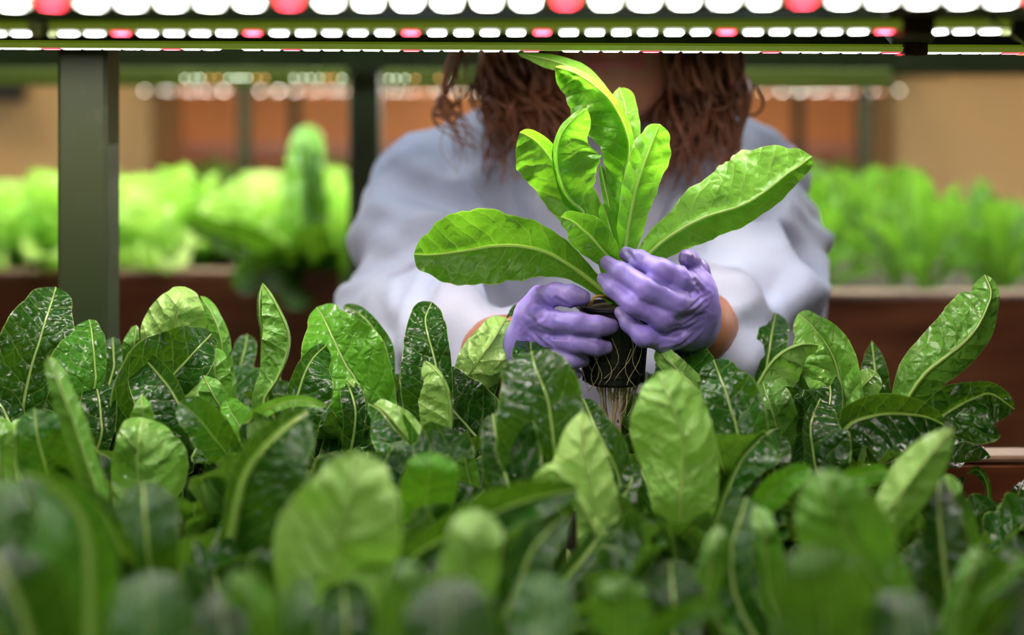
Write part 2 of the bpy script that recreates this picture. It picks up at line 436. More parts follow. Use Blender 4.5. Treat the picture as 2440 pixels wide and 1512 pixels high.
def radial_leaf(B, az, lean, length, width, rng, droop=.3, nv=24, nk=6, lobes=0, tip='round', wave=.004, puck=.0011, prof=(.006, .22, .45, .85, 1.0, .8, 0)):
    """a leaf growing outwards from a crown: upper face towards the plant's axis"""
    r = np.array([math.cos(az), math.sin(az), 0]); P = []
    ang = lean; p = np.array(B, float) + r * .006; n = len(prof)
    P.append(p.copy())
    for i in range(1, n):
        ang += droop / (n - 1) * (1 if i > 2 else .3)
        p = p + (r * math.sin(ang) + np.array([0, 0, 1.0]) * math.cos(ang)) * length / (n - 1)
        P.append(p.copy())
    w = [x * width for x in prof]; w[0] = .004
    return leaf_mesh(P, w, w, r * .9 + np.array([0, 0, -.35]), 1, (18, 18), .12, tip, nv=nv, nk=nk, wave=wave, puck=puck, seed=rng.randrange(10 ** 6), lobes=lobes)

# ------------------------------------------------------------------ implicit surfaces (people, gloves)
def cone(p, a, b, ra, rb):
    a = np.array(a, float); b = np.array(b, float); ab = b - a; L2 = ab @ ab + 1e-12
    t = np.clip(((p[0] - a[0]) * ab[0] + (p[1] - a[1]) * ab[1] + (p[2] - a[2]) * ab[2]) / L2, 0, 1)
    return np.sqrt((p[0] - a[0] - t * ab[0]) ** 2 + (p[1] - a[1] - t * ab[1]) ** 2 + (p[2] - a[2] - t * ab[2]) ** 2) - (ra + (rb - ra) * t)
def ell(p, c, r):
    q = np.sqrt(((p[0] - c[0]) / r[0]) ** 2 + ((p[1] - c[1]) / r[1]) ** 2 + ((p[2] - c[2]) / r[2]) ** 2)
    return (q - 1) * min(r)
def smin(a, b, k):
    h = np.clip(.5 + .5 * (b - a) / k, 0, 1)
    return b + (a - b) * h - k * h * (1 - h)
def chain(p, pts, rad, k=.004):
    d = None
    for i in range(len(pts) - 1):
        e = cone(p, pts[i], pts[i + 1], rad[i], rad[i + 1]); d = e if d is None else smin(d, e, k)
    return d

def surface(func, lo, hi, h):
    lo = np.array(lo, float); n = np.ceil((np.array(hi) - lo) / h).astype(int) + 1
    ax = [(lo[i] + h * np.arange(n[i])).astype(np.float32) for i in range(3)]
    g = np.meshgrid(*ax, indexing='ij', sparse=True)
    v = np.broadcast_to(func(g), tuple(n)).astype(np.float32)
    neg = v < 0
    cs = tuple(n - 1); acc = np.zeros(cs + (3,), np.float32); cnt = np.zeros(cs, np.float32)
    sl = lambda o: tuple(slice(o[i], o[i] + cs[i]) for i in range(3))
    for a in range(3):
        o1, o2 = [i for i in range(3) if i != a]
        for b1 in (0, 1):
            for b2 in (0, 1):
                s0 = [0, 0, 0]; s0[o1] = b1; s0[o2] = b2; s1 = list(s0); s1[a] = 1
                va, vb = v[sl(s0)], v[sl(s1)]; ch = neg[sl(s0)] != neg[sl(s1)]
                t = np.where(ch, va / np.where(ch, va - vb, 1), 0)
                acc[..., a] += t; acc[..., o1] += ch * b1; acc[..., o2] += ch * b2; cnt += ch
    act = cnt > 0; idx = np.full(cs, -1, np.int64); idx[act] = np.arange(act.sum())
    ijk = np.argwhere(act)
    verts = lo + h * (ijk + acc[act] / cnt[act][:, None])
    faces = []
    for a in range(3):
        o1, o2 = [(1, 2), (2, 0), (0, 1)][a]
        s0 = [slice(None)] * 3; s1 = [slice(None)] * 3; s0[a] = slice(0, -1); s1[a] = slice(1, None)
        A, B = neg[tuple(s0)], neg[tuple(s1)]
        e = np.argwhere(A != B)
        e = e[(e[:, o1] > 0) & (e[:, o2] > 0) & (e[:, o1] < n[o1] - 1) & (e[:, o2] < n[o2] - 1)]
        flip = A[tuple(e.T)]
        def cell(d1, d2):
            c = e.copy(); c[:, o1] += d1; c[:, o2] += d2; return idx[tuple(c.T)]
        q = np.stack([cell(-1, -1), cell(0, -1), cell(0, 0), cell(-1, 0)], 1)
        q[~flip] = q[~flip][:, ::-1]
        faces.append(q)
    faces = np.vstack(faces); faces = faces[(faces >= 0).all(1)]
    return verts, faces

def largest(v, f):
    lab = np.arange(len(v))
    while True:
        m = lab[f].min(1); new = lab.copy()
        for i in range(4): np.minimum.at(new, f[:, i], m)
        new = new[new]
        if (new == lab).all(): break
        lab = new
    u, c = np.unique(lab, return_counts=True); keep = lab == u[c.argmax()]
    idx = np.cumsum(keep) - 1; f = f[keep[f[:, 0]]]
    return v[keep], idx[f]

def vnormals(v, f):
    n = np.cross(v[f[:, 2]] - v[f[:, 0]], v[f[:, 3]] - v[f[:, 1]]); o = np.zeros_like(v)
    for i in range(4): np.add.at(o, f[:, i], n)
    return o / (np.linalg.norm(o, axis=1)[:, None] + 1e-12)
def relax(v, f, it=2, lam=.5):
    for _ in range(it):
        s = np.zeros_like(v); c = np.zeros(len(v))
        for i in range(4):
            a, b2 = f[:, i], f[:, (i + 1) % 4]
            np.add.at(s, a, v[b2]); np.add.at(c, a, 1); np.add.at(s, b2, v[a]); np.add.at(c, b2, 1)
        v = v + lam * (s / np.maximum(c, 1)[:, None] - v)
    return v
def segdist(v, a, b):
    a = np.array(a); b = np.array(b); ab = b - a; t = np.clip(((v - a) @ ab) / (ab @ ab + 1e-12), 0, 1)
    return np.linalg.norm(v - a - t[:, None] * ab, axis=1), t
# ------------------------------------------------------------------ the room
def struct(name, mb, mat):
    return tag(mb.build(name, mat), kind='structure')
struct('floor', MB().box(-4, 4, -2.5, 5.2, -.05, 0), M['concrete'])
struct('ceiling', MB().box(-4, 4, -2.5, 5.2, 3.0, 3.05), M['wall'])
struct('wall_back', MB().box(-4, 4, 5.1, 5.2, 0, 3.0), M['orange'])
struct('wall_left', MB().box(-4.1, -4, -2.5, 5.2, 0, 3.0), M['wall'])
struct('wall_right', MB().box(4, 4.1, -2.5, 5.2, 0, 3.0), M['wall'])
struct('wall_front', MB().box(-4, 4, -2.6, -2.5, 0, 3.0), M['wall'])
struct('red_lit_tray_side', MB().box(-1.2, 1.6, 5.06, 5.1, ZC - .21, ZC - .155, .004), M['pink'])

def box_px(x0, x1, d0, d1, z0, z1, b=.003):
    return MB().box((x0 - 1220) / F * d0, (x1 - 1220) / F * d0, d0, d1, z0, z1, b)
def pillar(x0, x1, d0, d1, label):
    o = empty('pillar', ((x0 + x1 - 2440) / 2 / F * d0, (d0 + d1) / 2, 0)); tag(o, label, 'pillar')
    X0, X1 = (x0 - 1220) / F * d0, (x1 - 1220) / F * d0
    MB().box(X0, X1, d0, d1, .08, 2.995, .006).build('shaft', M['tan'], o)
    MB().box(X0 - .012, X1 + .012, d0 - .012, d1 + .012, 0, .08, .004).build('skirting', M['wall'], o)
    return o
pillar(-260, 362, 4.1, 4.5, 'wide tan pillar behind the front green post, at the left')
pillar(2135, 3100, 3.9, 4.4, 'wide tan pillar at the right edge, behind the dark leafy bed')
bo = empty('junction_box', W(5, 212, 4.03)); tag(bo, 'small black junction box mounted high on the left tan pillar', 'junction box')
MB().box((-60 - 1220) / F * 4.03, (44 - 1220) / F * 4.03, 4.03, 4.099, ZC + (230 - 242) / F * 4.03, ZC + (230 - 182) / F * 4.03, .008).build('housing', M['blackbox'], bo)
MB().tube([W(-10, 182, 4.07), W(-10, 120, 4.08), W(-10, -400, 4.08)], .008).build('conduit', M['blackbox'], bo)

def rack(label, x0, x1, y0, y1, posts, shelf_z, ptn, top=2.3, beam_h=.045, drop=.02):
    o = empty('growing_rack', ((x0 + x1) / 2, (y0 + y1) / 2, 0)); tag(o, label, 'rack')
    for (X, Y, w) in posts:
        p = MB().box(X - w / 2, X + w / 2, Y - w / 2, Y + w / 2, .006, top, .003).build('post', M['post'], o)
        MB().box(X - w * .8, X + w * .8, Y - w * .8, Y + w * .8, 0, .006).build('foot_plate', M['post'], p)
    for z in shelf_z:
        MB().box(x0, x1, y0 + .02, y1 - .02, z, z + .018, .002).build('shelf_panel', M['panel'], o)
        MB().box(x0, x1, y0, y0 + .02, z - drop, z + beam_h, .002).build('shelf_beam', M['post'], o)
        MB().box(x0, x1, y1 - .02, y1, z - .02, z + beam_h, .002).build('shelf_beam', M['post'], o)
    return o
BEDZ = ZC - .30
SH = .058
rack('green steel growing rack with lights nearest the camera, scuffed post at left', -1.6, 1.7, .16, 1.16,
     [(-.3257, 1.131, .038), (-1.5, 1.135, .046), (.95, 1.135, .046), (-1.5, .18, .046), (.95, .18, .046)], [ZC - .405, ZC + SH, ZC + .85], 0)
rack('green steel rack behind the person, holding two lettuce beds', -2.2, 2.2, 2.0, 3.0,
     [(-.2025, 2.03, .043), (1.0, 2.03, .043), (-1.4, 2.03, .043), (-1.4, 2.97, .043), (1.3, 2.97, .043)], [ZC - .53, ZC + SH + .014, ZC + .85], 0, drop=.042)
rack('farthest growing rack, thin dark posts against the terracotta wall', -1.0, 1.05, 3.55, 4.4,
     [(-.648, 3.56, .03), (.853, 3.56, .03), (-.648, 4.38, .03), (.853, 4.38, .03)], [ZC - .42, ZC + .068], 0)

# ------------------------------------------------------------------ grow light bars
M['far_white'] = emit('distant white led', (1, .85, .75), 4); M['far_red'] = emit('distant red led', (1, .4, .3), 4); M['rear_white'] = emit('rear white led', (1, .97, .9), 72)
M['white_led_side'] = emit('white led lens edge', (1, .98, .92), .9); M['red_led_side'] = emit('red led lens edge', (1, .05, .08), .9)
CHIP = {}
def bar(label, A, B, group=None, pitch=.0137, reds=(), hh=.0062, hw=.024, clips=(), chip=(.0085, .010, .0011), gaps=(), cap=True, hang=SH, led=('white_led', 'red_led')):
    """A, B: the two ends of the strip line (world), LEDs on the underside"""
    A = np.array(A, float); B = np.array(B, float); mid = (A + B) / 2
    o = empty('grow_light_bar', mid); tag(o, label, 'grow light', group)
    L = B - A; n = int(np.linalg.norm(L) / pitch)
    def slab(mb, t0, t1, z0, z1, w):
        p, q = A + L * t0, A + L * t1
        v = []
        for c in (p, q):
            for (dy, dz) in ((-w * .36, z0), (w * .36, z0), (w / 2, z1), (-w / 2, z1)): v.append((c[0], c[1] + dy, c[2] + dz))
        mb.add(v, [(0, 1, 2, 3), (7, 6, 5, 4), (0, 4, 5, 1), (1, 5, 6, 2), (2, 6, 7, 3), (3, 7, 4, 0)])
    h = MB(); slab(h, 0, 1, hh * .72, hh, hw * .9)
    h.build('housing', M['bar'], o)
    h = MB(); slab(h, 0, 1, .0012, hh * .72, hw); h.build('bounce_glow_side', M['bounce_glow_side'], o)
    key = (chip, led)
    if key not in CHIP:
        c = chip; ms = []
        for nm in led:
            q = MB(); a0, b0, h0 = c[0] / 2, c[1] / 2, c[2]
            q.add([(-a0, -b0, .0012), (a0, -b0, .0012), (a0, b0, .0012), (-a0, b0, .0012), (-a0 * .8, -b0 * .9, .0012 - h0), (a0 * .8, -b0 * .9, .0012 - h0), (a0 * .8, b0 * .9, .0012 - h0), (-a0 * .8, b0 * .9, .0012 - h0)],
                  [(0, 1, 2, 3), (7, 6, 5, 4), (4, 5, 1, 0), (5, 6, 2, 1), (6, 7, 3, 2), (7, 4, 0, 3)])
            me = bpy.data.meshes.new(nm); me.from_pydata(q.v, [], q.f); me.materials.append(M[nm]); me.materials.append(M[nm + '_side'] if nm + '_side' in M else M[nm]); me.polygons.foreach_set('material_index', np.array([1, 0, 1, 1, 1, 1], dtype=np.int32)); ms.append(me)
        CHIP[key] = ms
    for i in range(n + 1):
        t = (i + .5) / (n + 1)
        if any(g0 < t < g1 for g0, g1 in gaps): continue
        r = i in reds or (not reds and i % 6 == 2)
        e = bpy.data.objects.new('red_led' if r else 'white_led', CHIP[key][1 if r else 0]); COL.objects.link(e)
        e.parent = o; e.location = tuple(A + L * t - mid)
    if cap:
        for t0, t1 in ((-.003, 0), (1, 1.003)):
            c = MB(); slab(c, t0, t1, -.0005, hh + .0006, hw * 1.04); c.build('end_cap', M['bar'], o)
    for t in clips:
        p = A + L * t; c = MB()
        zt = ZC + hang - .001 - p[2]
        c.add([(p[0] + a, p[1] + b2, p[2] + z) for z, w in ((hh, .011), (min(zt, hh + .012), .021)) for a, b2 in ((-w, -.008), (w, -.008), (w, .008), (-w, .008))],
              [(0, 1, 2, 3), (7, 6, 5, 4), (0, 4, 5, 1), (1, 5, 6, 2), (2, 6, 7, 3), (3, 7, 4, 0)])
        if zt > hh + .012: c.box(p[0] - .012, p[0] + .012, p[1] - .008, p[1] + .008, p[2] + hh + .012, p[2] + zt)
        cl = c.build('hanging_clip', M['clip'], o)
        b2 = MB().box(p[0] - .008, p[0] + .008, p[1] - hw * .56, p[1] + hw * .56, p[2] - .0012, p[2] + hh + .0012, .0008)
        b2.build('rusted_clamp', M['rust'], cl)
    return o
bar('third grow light bar from the camera, in sharp focus, rusty clamp near its right end', W(-900, 114, 1.0), W(2432, 130, 1.0), reds=tuple(range(3, 100, 6)), clips=(.10, .9215), chip=(.0122, .010, .0009), gaps=((.432, .436), (.44, .448), (.452, .46), (.655, .668)))
bar('second grow light bar from the camera, slightly blurred, just above the sharp one', W(132, 82, .75), W(2390, 77, .75), clips=(.905,), reds=(2, 7, 13, 18, 25, 31, 37), hw=.022)
bar('short end of a second grow light bar at far left, left of a dark gap', W(-1400, 80, .75), W(82, 82, .75), clips=(.3,), hw=.022)
bar('nearest visible grow light bar, large blurred dots along the top edge', W(-300, 8, .5), W(2620, -2, .5), clips=(), reds=(4, 10, 17, 23, 29), hw=.022, chip=(.0060, .010, .0011))
for i, (Y, zo) in enumerate(((2.22, .054), (2.5, .054), (2.78, .054))):
    bar('blurred grow light bar over the left rear bed', (-2.1, Y, ZC + zo), (-.24, Y, ZC + zo), 'grow lights over the left rear bed', pitch=.03, chip=(.012, .016, .003), hang=SH + .014, clips=(.1, .9), hw=.03, led=('rear_white', 'red_led'))
    bar('blurred grow light bar over the right rear bed', (-.15, Y, ZC + zo), (2.1, Y, ZC + zo), 'grow lights over the right rear bed', pitch=.03, chip=(.012, .016, .003), hang=SH + .014, clips=(.1, .9), hw=.03, led=('rear_white', 'red_led'))
for Y in (3.7, 3.98, 4.26):
    bar('far blurred grow light bar on the thin posted rack', (-.95, Y, ZC + .016), (1.0, Y, ZC + .016), 'grow lights on the farthest rack', pitch=.05, chip=(.005, .006, .004), hang=.068, clips=(.1, .9), hw=.03, led=('far_white', 'far_red'))
# light rail along the front of the rear rack, olive metal lip with little leds on its lower edge
def lip(label, x0, x1, y, z0, z1, d, leds):
    o = empty('light_rail', W((x0 + x1) / 2, y, d)); tag(o, label, 'light rail')
    a, b2 = W(x0, z1, d), W(x1, z0, d)
    MB().box(a[0], b2[0], d, d + .018, a[2], b2[2], .002).build('rail', M['olive'], o)
    for s in (.06, .94):
        X = a[0] + (b2[0] - a[0]) * s
        MB().box(X - .01, X + .01, d + .003, d + .015, b2[2] - .001, ZC + SH + .012).build('hanger', M['post'], o)
    for i, x in enumerate(leds):
        p = W(x, y, d); r = i % 6 in (3, 4)
        MB().lathe((p[0], d - .0005, p[2]), [(.0002, -.001), (.0009, -.0006), (.0009, .0006), (.0002, .001)], 8).build('red_led' if r else 'white_led', M['dim_red' if r else 'dim_white'], o)
M['dim_white'] = emit('small white led', (.9, 1.0, .8), 5)
M['dim_red'] = emit('small red led', (1, .45, .15), 4)
lip('olive light rail with small leds left of the rear green post, at mid distance', -700, 826, 186, 162, 205, 1.96, [440, 462, 478, 500, 520, 545, 562, 575, 590, 612, 632, 700, 722, 740, 762, 778, 795, 815])
lip('olive light rail crossing behind the person to the right tan pillar', 908, 2128, 187, 164, 212, 1.965, [926, 944, 965, 990, 1045, 1062])

# ------------------------------------------------------------------ beds
def tray(label, x0, x1, y0, y1, rim, base, top, th=.03, nm='wooden_grow_bed', rm='rim'):
    o = empty(nm, ((x0 + x1) / 2, (y0 + y1) / 2, base)); tag(o, label, 'grow bed')
    for a in ((x0, x1, y0, y0 + th), (x0, x1, y1 - th, y1), (x0, x0 + th, y0 + th, y1 - th), (x1 - th, x1, y0 + th, y1 - th)):
        s = MB().box(*a, base, rim - .006, .002).build('side_board', M['wood'], o)
        MB().box(*a, rim - .006, rim, .002).build('rim_strip', M[rm], s)
    MB().box(x0 + th, x1 - th, y0 + th, y1 - th, base, base + .01).build('bottom_board', M['wood'], o)
    MB().box(x0 + th, x1 - th, y0 + th, y1 - th, top - .02, top).build('growing_board', M['foam'], o)
    return o
tray('dark red wooden grow bed full of romaine lettuce, in the foreground', -1.3, 1.4, .22, 1.115, ZC - .266, ZC - .387, BEDZ, .028)
RB_L = ZC - .305; RB_R = ZC - .295
tray('brown wooden grow bed at right rear with a pale rim', -.17, 2.1, 2.06, 2.95, ZC - .274, ZC - .512, RB_R, .03, rm='rim_pale')
tray('dark red wooden grow bed at left rear, behind the green post', -2.1, -.235, 2.25, 2.95, ZC - .266, ZC - .512, RB_L, .03)
tray('low grow bed on the farthest rack with small green plants', -.95, .98, 3.62, 4.3, ZC - .26, ZC - .402, ZC - .29, .03)

# unseen ceiling lamps: aisle pair, plus warm ones added to light the back wall
M['lamp_aisle'] = emit('aisle fluorescent tube', (.85, .92, 1), 62)
M['lamp_warm_added'] = emit('added warm wall tube', (1, .80, .58), 60)
for x, y in ((-2.2, 3.3), (0, 3.3), (2.2, 3.3), (-.7, 1.5), (.75, 1.5)):
    o = empty('unseen_ceiling_lamp', (x, y, 3.0)); tag(o, 'long fluorescent ceiling lamp out of view above the aisles, the warm far ones added', 'lamp', 'unseen ceiling lamps')
    MB().box(x - .6, x + .6, y - .06, y + .06, 2.96, 2.999, .004).build('housing', M['wall'], o)
    MB().tube([(x - .57, y, 2.945), (x + .57, y, 2.945)], .014, 10).build('tube', M['lamp_warm_added' if y > 2 else 'lamp_aisle'], o)
# thin wire looping at the right end of the light bars
wp = [W(2240, 26, .70), W(2300, 28, .71), W(2350, 40, .72), (W(2385, 62, .74)), W(2412, 84, .8), W(2436, 100, .9), W(2452, 112, .985), W(2520, 90, .99), W(2560, 30, 1.0), W(2560, -10, 1.0)]
tag(MB().tube(catmull(wp, 8), .0009, 6).build('lamp_wire', M['wire'], smooth=True), 'thin yellow green wire drooping between the light bars at upper right', 'wire')
# ------------------------------------------------------------------ lettuces in the foreground bed
def plant(key, xp, d, label, name='romaine_lettuce', cat='lettuce', group=None):
    X = (xp - 1220) / F * d
    o = empty(name, (X, d, BEDZ)); tag(o, label, cat, group)
    PLANTS[key] = dict(root=o, base=np.array([X, d, BEDZ + .002]))
    m = MB().lathe((X, d, BEDZ), [(.001, .0), (.012, .0), (.011, .010), (.007, .022), (.001, .024)], 10)
    m.build('crown', M['crown'], o, True)
M['crown'] = plain('lettuce crown', (.34, .42, .16), .6)
for a in [
    ('P1', 110, 1.0, 'dark romaine lettuce in front of the scuffed green post, far left of the sharp row'),
    ('P2', 430, 1.0, 'romaine lettuce right of the green post, pale leaf standing behind two dark crinkled ones'),
    ('P3', 770, 1.01, 'romaine lettuce with a tall narrow leaf beside one broad pale leaf, left of the hands'),
    ('P4', 1090, .975, 'romaine lettuce just left of the lower gloved hand, tall upright dark leaf'),
    ('P5', 1330, .90, 'romaine lettuce directly in front of the lower hand, broad dark hooded leaf'),
    ('P5b', 1640, .97, 'small romaine lettuce right of the black net pot, glossy leaf lying towards the camera'),
    ('P6', 190, .80, 'blurred romaine lettuce at left with one long leaf seen edge on'),
    ('P7', 420, .84, 'romaine lettuce at left with a blistered pale oval leaf facing the camera'),
    ('P8', 1480, .80, 'blurred romaine lettuce below the net pot, pale pointed leaf leaning left'),
    ('P9', 1680, .87, 'romaine lettuce below the upper hand, long pale blistered leaf facing the camera'),
    ('P10', 1960, 1.0, 'romaine lettuce with several pale crinkled leaves, right of the wrist'),
    ('P11', 2140, .97, 'romaine lettuce with one long leaf leaning right, at the right end of the sharp row'),
    ('P12', 720, .72, 'large blurred romaine lettuce, huge pale oval leaf, left of centre in the foreground'),
    ('P12b', 1020, .82, 'blurred romaine lettuce with a glossy grey green leaf tip bending over, near the centre'),
    ('P13', 1960, .68, 'large blurred romaine lettuce filling the right foreground with broad mid green leaves'),
    ('P14', 2190, .76, 'blurred romaine lettuce at right with a pale pointed leaf tip above a very dark leaf'),
    ('P15', 2440, .92, 'romaine lettuce at the right edge, low leaves spreading under the arugula sprouts'),
    ('P16', 150, .56, 'very blurred romaine lettuce in the lower left corner, greyish sheen and pale rib'),
    ('P16b', 400, .54, 'very blurred romaine lettuce at the bottom edge, round pale rimmed leaf, lower left'),
    ('P17', 1090, .66, 'blurred romaine lettuce at bottom centre with a leaf lying sideways'),
    ('P18', 1570, .62, 'very blurred romaine lettuce at bottom, right of centre, with a dark hollow beside it'),
    ('P19', 1960, .54, 'very blurred romaine lettuce at the bottom edge towards the right'),
    ('P20', 2380, .62, 'very blurred romaine lettuce in the lower right corner'),
    ('P21', 800, .54, 'very blurred romaine lettuce at the bottom edge, left of centre'),
    ('P22', 1240, .53, 'very blurred romaine lettuce at the bottom edge in the centre'),
]: plant(*a)
T = traced
# --- sharp row, left
T('P1', 'A', 1.0, [(150, 900, 150, 120), (200, 640, 255, 170), (250, 480, 250, 185), (290, 340, 215, 190), (330, 220, 150, 130), (360, 118)], 1, .13, puck=.0017, fold=(12, 25))
T('P1', 'A', .985, [(612, 740, 190, 45), (612, 640, 260, 70), (605, 540, 285, 78), (595, 450, 200, 80), (588, 390, 120, 55), (575, 325)], 1, .42, fold=(30, 40))
T('P1', 'A', .955, [(650, 1080, 80, 70), (650, 960, 120, 100), (640, 850, 125, 105), (625, 770, 90, 75), (615, 704)], 1, .06)
T('P1', 'A', .965, [(110, 1060, 80, 70), (60, 980, 100, 110), (10, 880, 110, 110), (-60, 800, 70, 70), (-100, 740)], 1, .15)
T('P2', 'A', 1.045, [(840, 640, 50, 30), (855, 560, 70, 35), (865, 470, 75, 32), (872, 410, 40, 20), (878, 362)], -1, .45)
T('P1', 'A', 1.05, [(725, 660, 50, 50), (730, 560, 58, 55), (728, 490, 50, 48), (725, 440)], 1, .15)
# plant 2
T('P2', 'A', 1.02, [(1110, 560, 190, 220), (1120, 400, 215, 240), (1135, 310, 195, 210), (1155, 230, 150, 165), (1175, 165, 85, 105), (1190, 115)], -1, .92, puck=.0017, dt=-.01)
T('P2', 'A', 1.035, [(1480, 860, 40, 40), (1440, 640, 60, 62), (1420, 450, 80, 60), (1370, 300, 60, 45), (1290, 175)], -1, .62, fold=(-40, -40))
T('P2', 'A', .985, [(1020, 850, 300, 120), (1110, 690, 310, 150), (1200, 590, 262, 165), (1275, 505, 190, 140), (1330, 450, 100, 80), (1362, 415)], 1, .12, puck=.0019, dt=.02)
T('P2', 'A', .955, [(1190, 960, 190, 40), (1100, 780, 230, 65), (1030, 690, 220, 72), (970, 620, 185, 66), (915, 568, 110, 44), (845, 538)], 1, .20, puck=.0008, fold=(10, 30))
T('P2', 'A', .95, [(1420, 920, 70, 70), (1380, 830, 100, 85), (1345, 760, 75, 75), (1310, 684)], -1, .60, tip='point', puck=.0014)
T('P2', 'A', 1.0, [(1400, 840, 25, 85), (1385, 700, 25, 110), (1375, 600, 22, 85), (1365, 505)], -1, .62, fold=(-30, -15))
T('P2', 'A', 1.12, [(1500, 800, 60, 60), (1545, 620, 75, 85), (1575, 520, 70, 75), (1590, 420)], 1, .12, dt=.02)
T('P3', 'A', 1.0, [(1700, 860, 80, 8), (1780, 720, 125, 8), (1840, 580, 160, 10), (1862, 470, 178, 10), (1845, 370, 165, 10), (1795, 260, 122, 10), (1738, 160, 60, 10), (1690, 90)], -1, .66, fold=(-15, -60), tip='point', dt=0, puck=.0006, ribw=1.3)
T('P3', 'A', 1.02, [(1690, 700, 10, 30), (1690, 430, 14, 60), (1672, 300, 18, 70), (1672, 170, 16, 40), (1690, 92)], 1, .18, dt=0, tip='point')
# plant 3
T('P3', 'B', 1.01, [(620, 760, 190, 200), (570, 570, 250, 235), (500, 460, 275, 285), (440, 340, 242, 265), (390, 230, 188, 180), (350, 150, 105, 115), (310, 84)], 1, .62, puck=.0006, dt=.03, curl=.22)
T('P3', 'B', .965, [(150, 780, 55, 190), (195, 620, 75, 225), (240, 490, 68, 190), (290, 405, 55, 125), (370, 328)], 1, .24, puck=.0019, fold=(35, 8))
T('P3', 'B', .985, [(560, 790, 80, 60), (540, 660, 82, 75), (510, 590, 55, 50), (475, 535)], 1, .05)
T('P3', 'B', .99, [(620, 720, 20, 50), (570, 630, 22, 55), (530, 580, 18, 35), (485, 538)], -1, .80, fold=(-30, -40))
T('P3', 'B', 1.06, [(760, 380, 60, 50), (680, 230, 70, 50), (590, 130, 55, 45), (480, 76)], 1, .30)
# plant 4
T('P4', 'B', .99, [(1120, 820, 230, 70), (1100, 600, 255, 85), (1075, 450, 235, 100), (1050, 350, 200, 115), (1020, 240, 148, 128), (1010, 150, 100, 120), (1050, 50)], 1, .16, puck=.0015, fold=(10, 38))
T('P4', 'B', .935, [(1150, 1040, 140, 12), (1172, 800, 205, 14), (1155, 640, 200, 14), (1120, 545, 165, 14), (1070, 480, 100, 14), (1000, 430)], -1, .86, fold=(-18, -60), puck=.0014)
T('P4', 'B', 1.005, [(1230, 620, 60, 170), (1320, 470, 130, 190), (1400, 360, 140, 165), (1460, 270, 115, 125), (1530, 150)], -1, .92, puck=.0022, dt=-.01)
T('P4', 'B', 1.035, [(1470, 420, 60, 60), (1540, 250, 70, 70), (1580, 160, 50, 50), (1610, 62)], 1, .12)
T('P4', 'B', .98, [(1400, 1010, 60, 200), (1270, 840, 110, 260), (1190, 750, 120, 255), (1110, 640, 80, 200), (1020, 500)], 1, .06, puck=.0007)
T('P5', 'B', .975, [(1700, 500, 110, 110), (1690, 390, 128, 128), (1685, 310, 100, 110), (1680, 248)], 1, .25, puck=.002)
T('P5', 'B', .86, [(1840, 1000, 370, 150), (1800, 700, 345, 220), (1760, 580, 300, 220), (1715, 470, 215, 190), (1690, 364)], 1, .14, curl=.3, dt=.02, puck=.0006)
T('P5', 'B', .84, [(1560, 1280, 120, 210), (1500, 1060, 140, 260), (1460, 900, 90, 260), (1440, 770)], 1, .05)
T('P8', 'E', .80, [(1620, 1250, 100, 120), (1560, 1000, 155, 160), (1500, 720, 110, 150), (1450, 500, 200, 145), (1430, 330, 120, 110), (1440, 188)], -1, .86, tip='point', dt=-.02)
T('P8', 'E', .79, [(1400, 700, 40, 40), (1280, 540, 70, 40), (1200, 560, 40, 30), (1140, 630)], -1, .82, dt=0)
# plant 9 and its neighbours
T('P9', 'C', .82, [(430, 1380, 150, 190), (440, 1180, 220, 212), (440, 1000, 278, 197), (410, 850, 290, 182), (370, 740, 245, 172), (335, 655, 150, 120), (300, 584)], -1, .80, puck=.0026, dt=-.01)
T('P9', 'C', .90, [(780, 1080, 150, 140), (745, 900, 150, 175), (710, 780, 150, 192), (680, 680, 140, 170), (645, 590, 110, 105), (615, 512)], 1, .26, puck=.0018)
T('P5b', 'C', .99, [(500, 700, 180, 150), (470, 570, 215, 165), (440, 490, 160, 140), (410, 420)], 1, .30, dt=.05, puck=.0013)
T('P5b', 'C', .95, [(520, 690, 50, 60), (430, 590, 65, 70), (350, 510, 60, 60), (295, 450)], -1, .78)
T('P9', 'C', .94, [(1010, 1120, 100, 120), (970, 900, 130, 140), (930, 760, 110, 130), (890, 640)], -1, .45, puck=.0018)
T('P9', 'Q', .86, [(690, 720, 20, 60), (790, 490, 24, 130), (890, 370, 22, 170), (960, 310, 16, 110), (1020, 288)], 1, .34, fold=(40, 5))
T('P9', 'Q', .87, [(950, 740, 50, 60), (985, 560, 60, 90), (1000, 420, 60, 80), (1000, 330)], 1, .12)
# plant 10
T('P10', 'C', 1.07, [(910, 640, 60, 70), (930, 450, 78, 95), (945, 350, 75, 95), (965, 248)], 1, .14)
T('P10', 'C', 1.0, [(1350, 780, 150, 110), (1310, 560, 190, 120), (1260, 440, 205, 122), (1200, 360, 165, 98), (1150, 300, 110, 60), (1090, 252)], 1, .72, puck=.0018)
T('P10', 'C', .97, [(850, 720, 10, 120), (900, 590, 12, 175), (980, 490, 12, 180), (1080, 435, 12, 120), (1150, 424, 10, 60), (1208, 430)], -1, .76, fold=(-50, -8), puck=.0018)
T('P10', 'C', .975, [(1250, 850, 190, 80), (1270, 740, 190, 70), (1270, 660, 130, 60), (1240, 590)], 1, .05, curl=.25)
T('P11', 'C', .99, [(1370, 790, 80, 120), (1430, 690, 90, 120), (1480, 635, 70, 85), (1535, 582)], -1, .74, puck=.002)
T('P11', 'C', 1.04, [(1550, 760, 80, 70), (1525, 580, 85, 70), (1515, 500, 55, 55), (1505, 402)], 1, .16, tip='point')
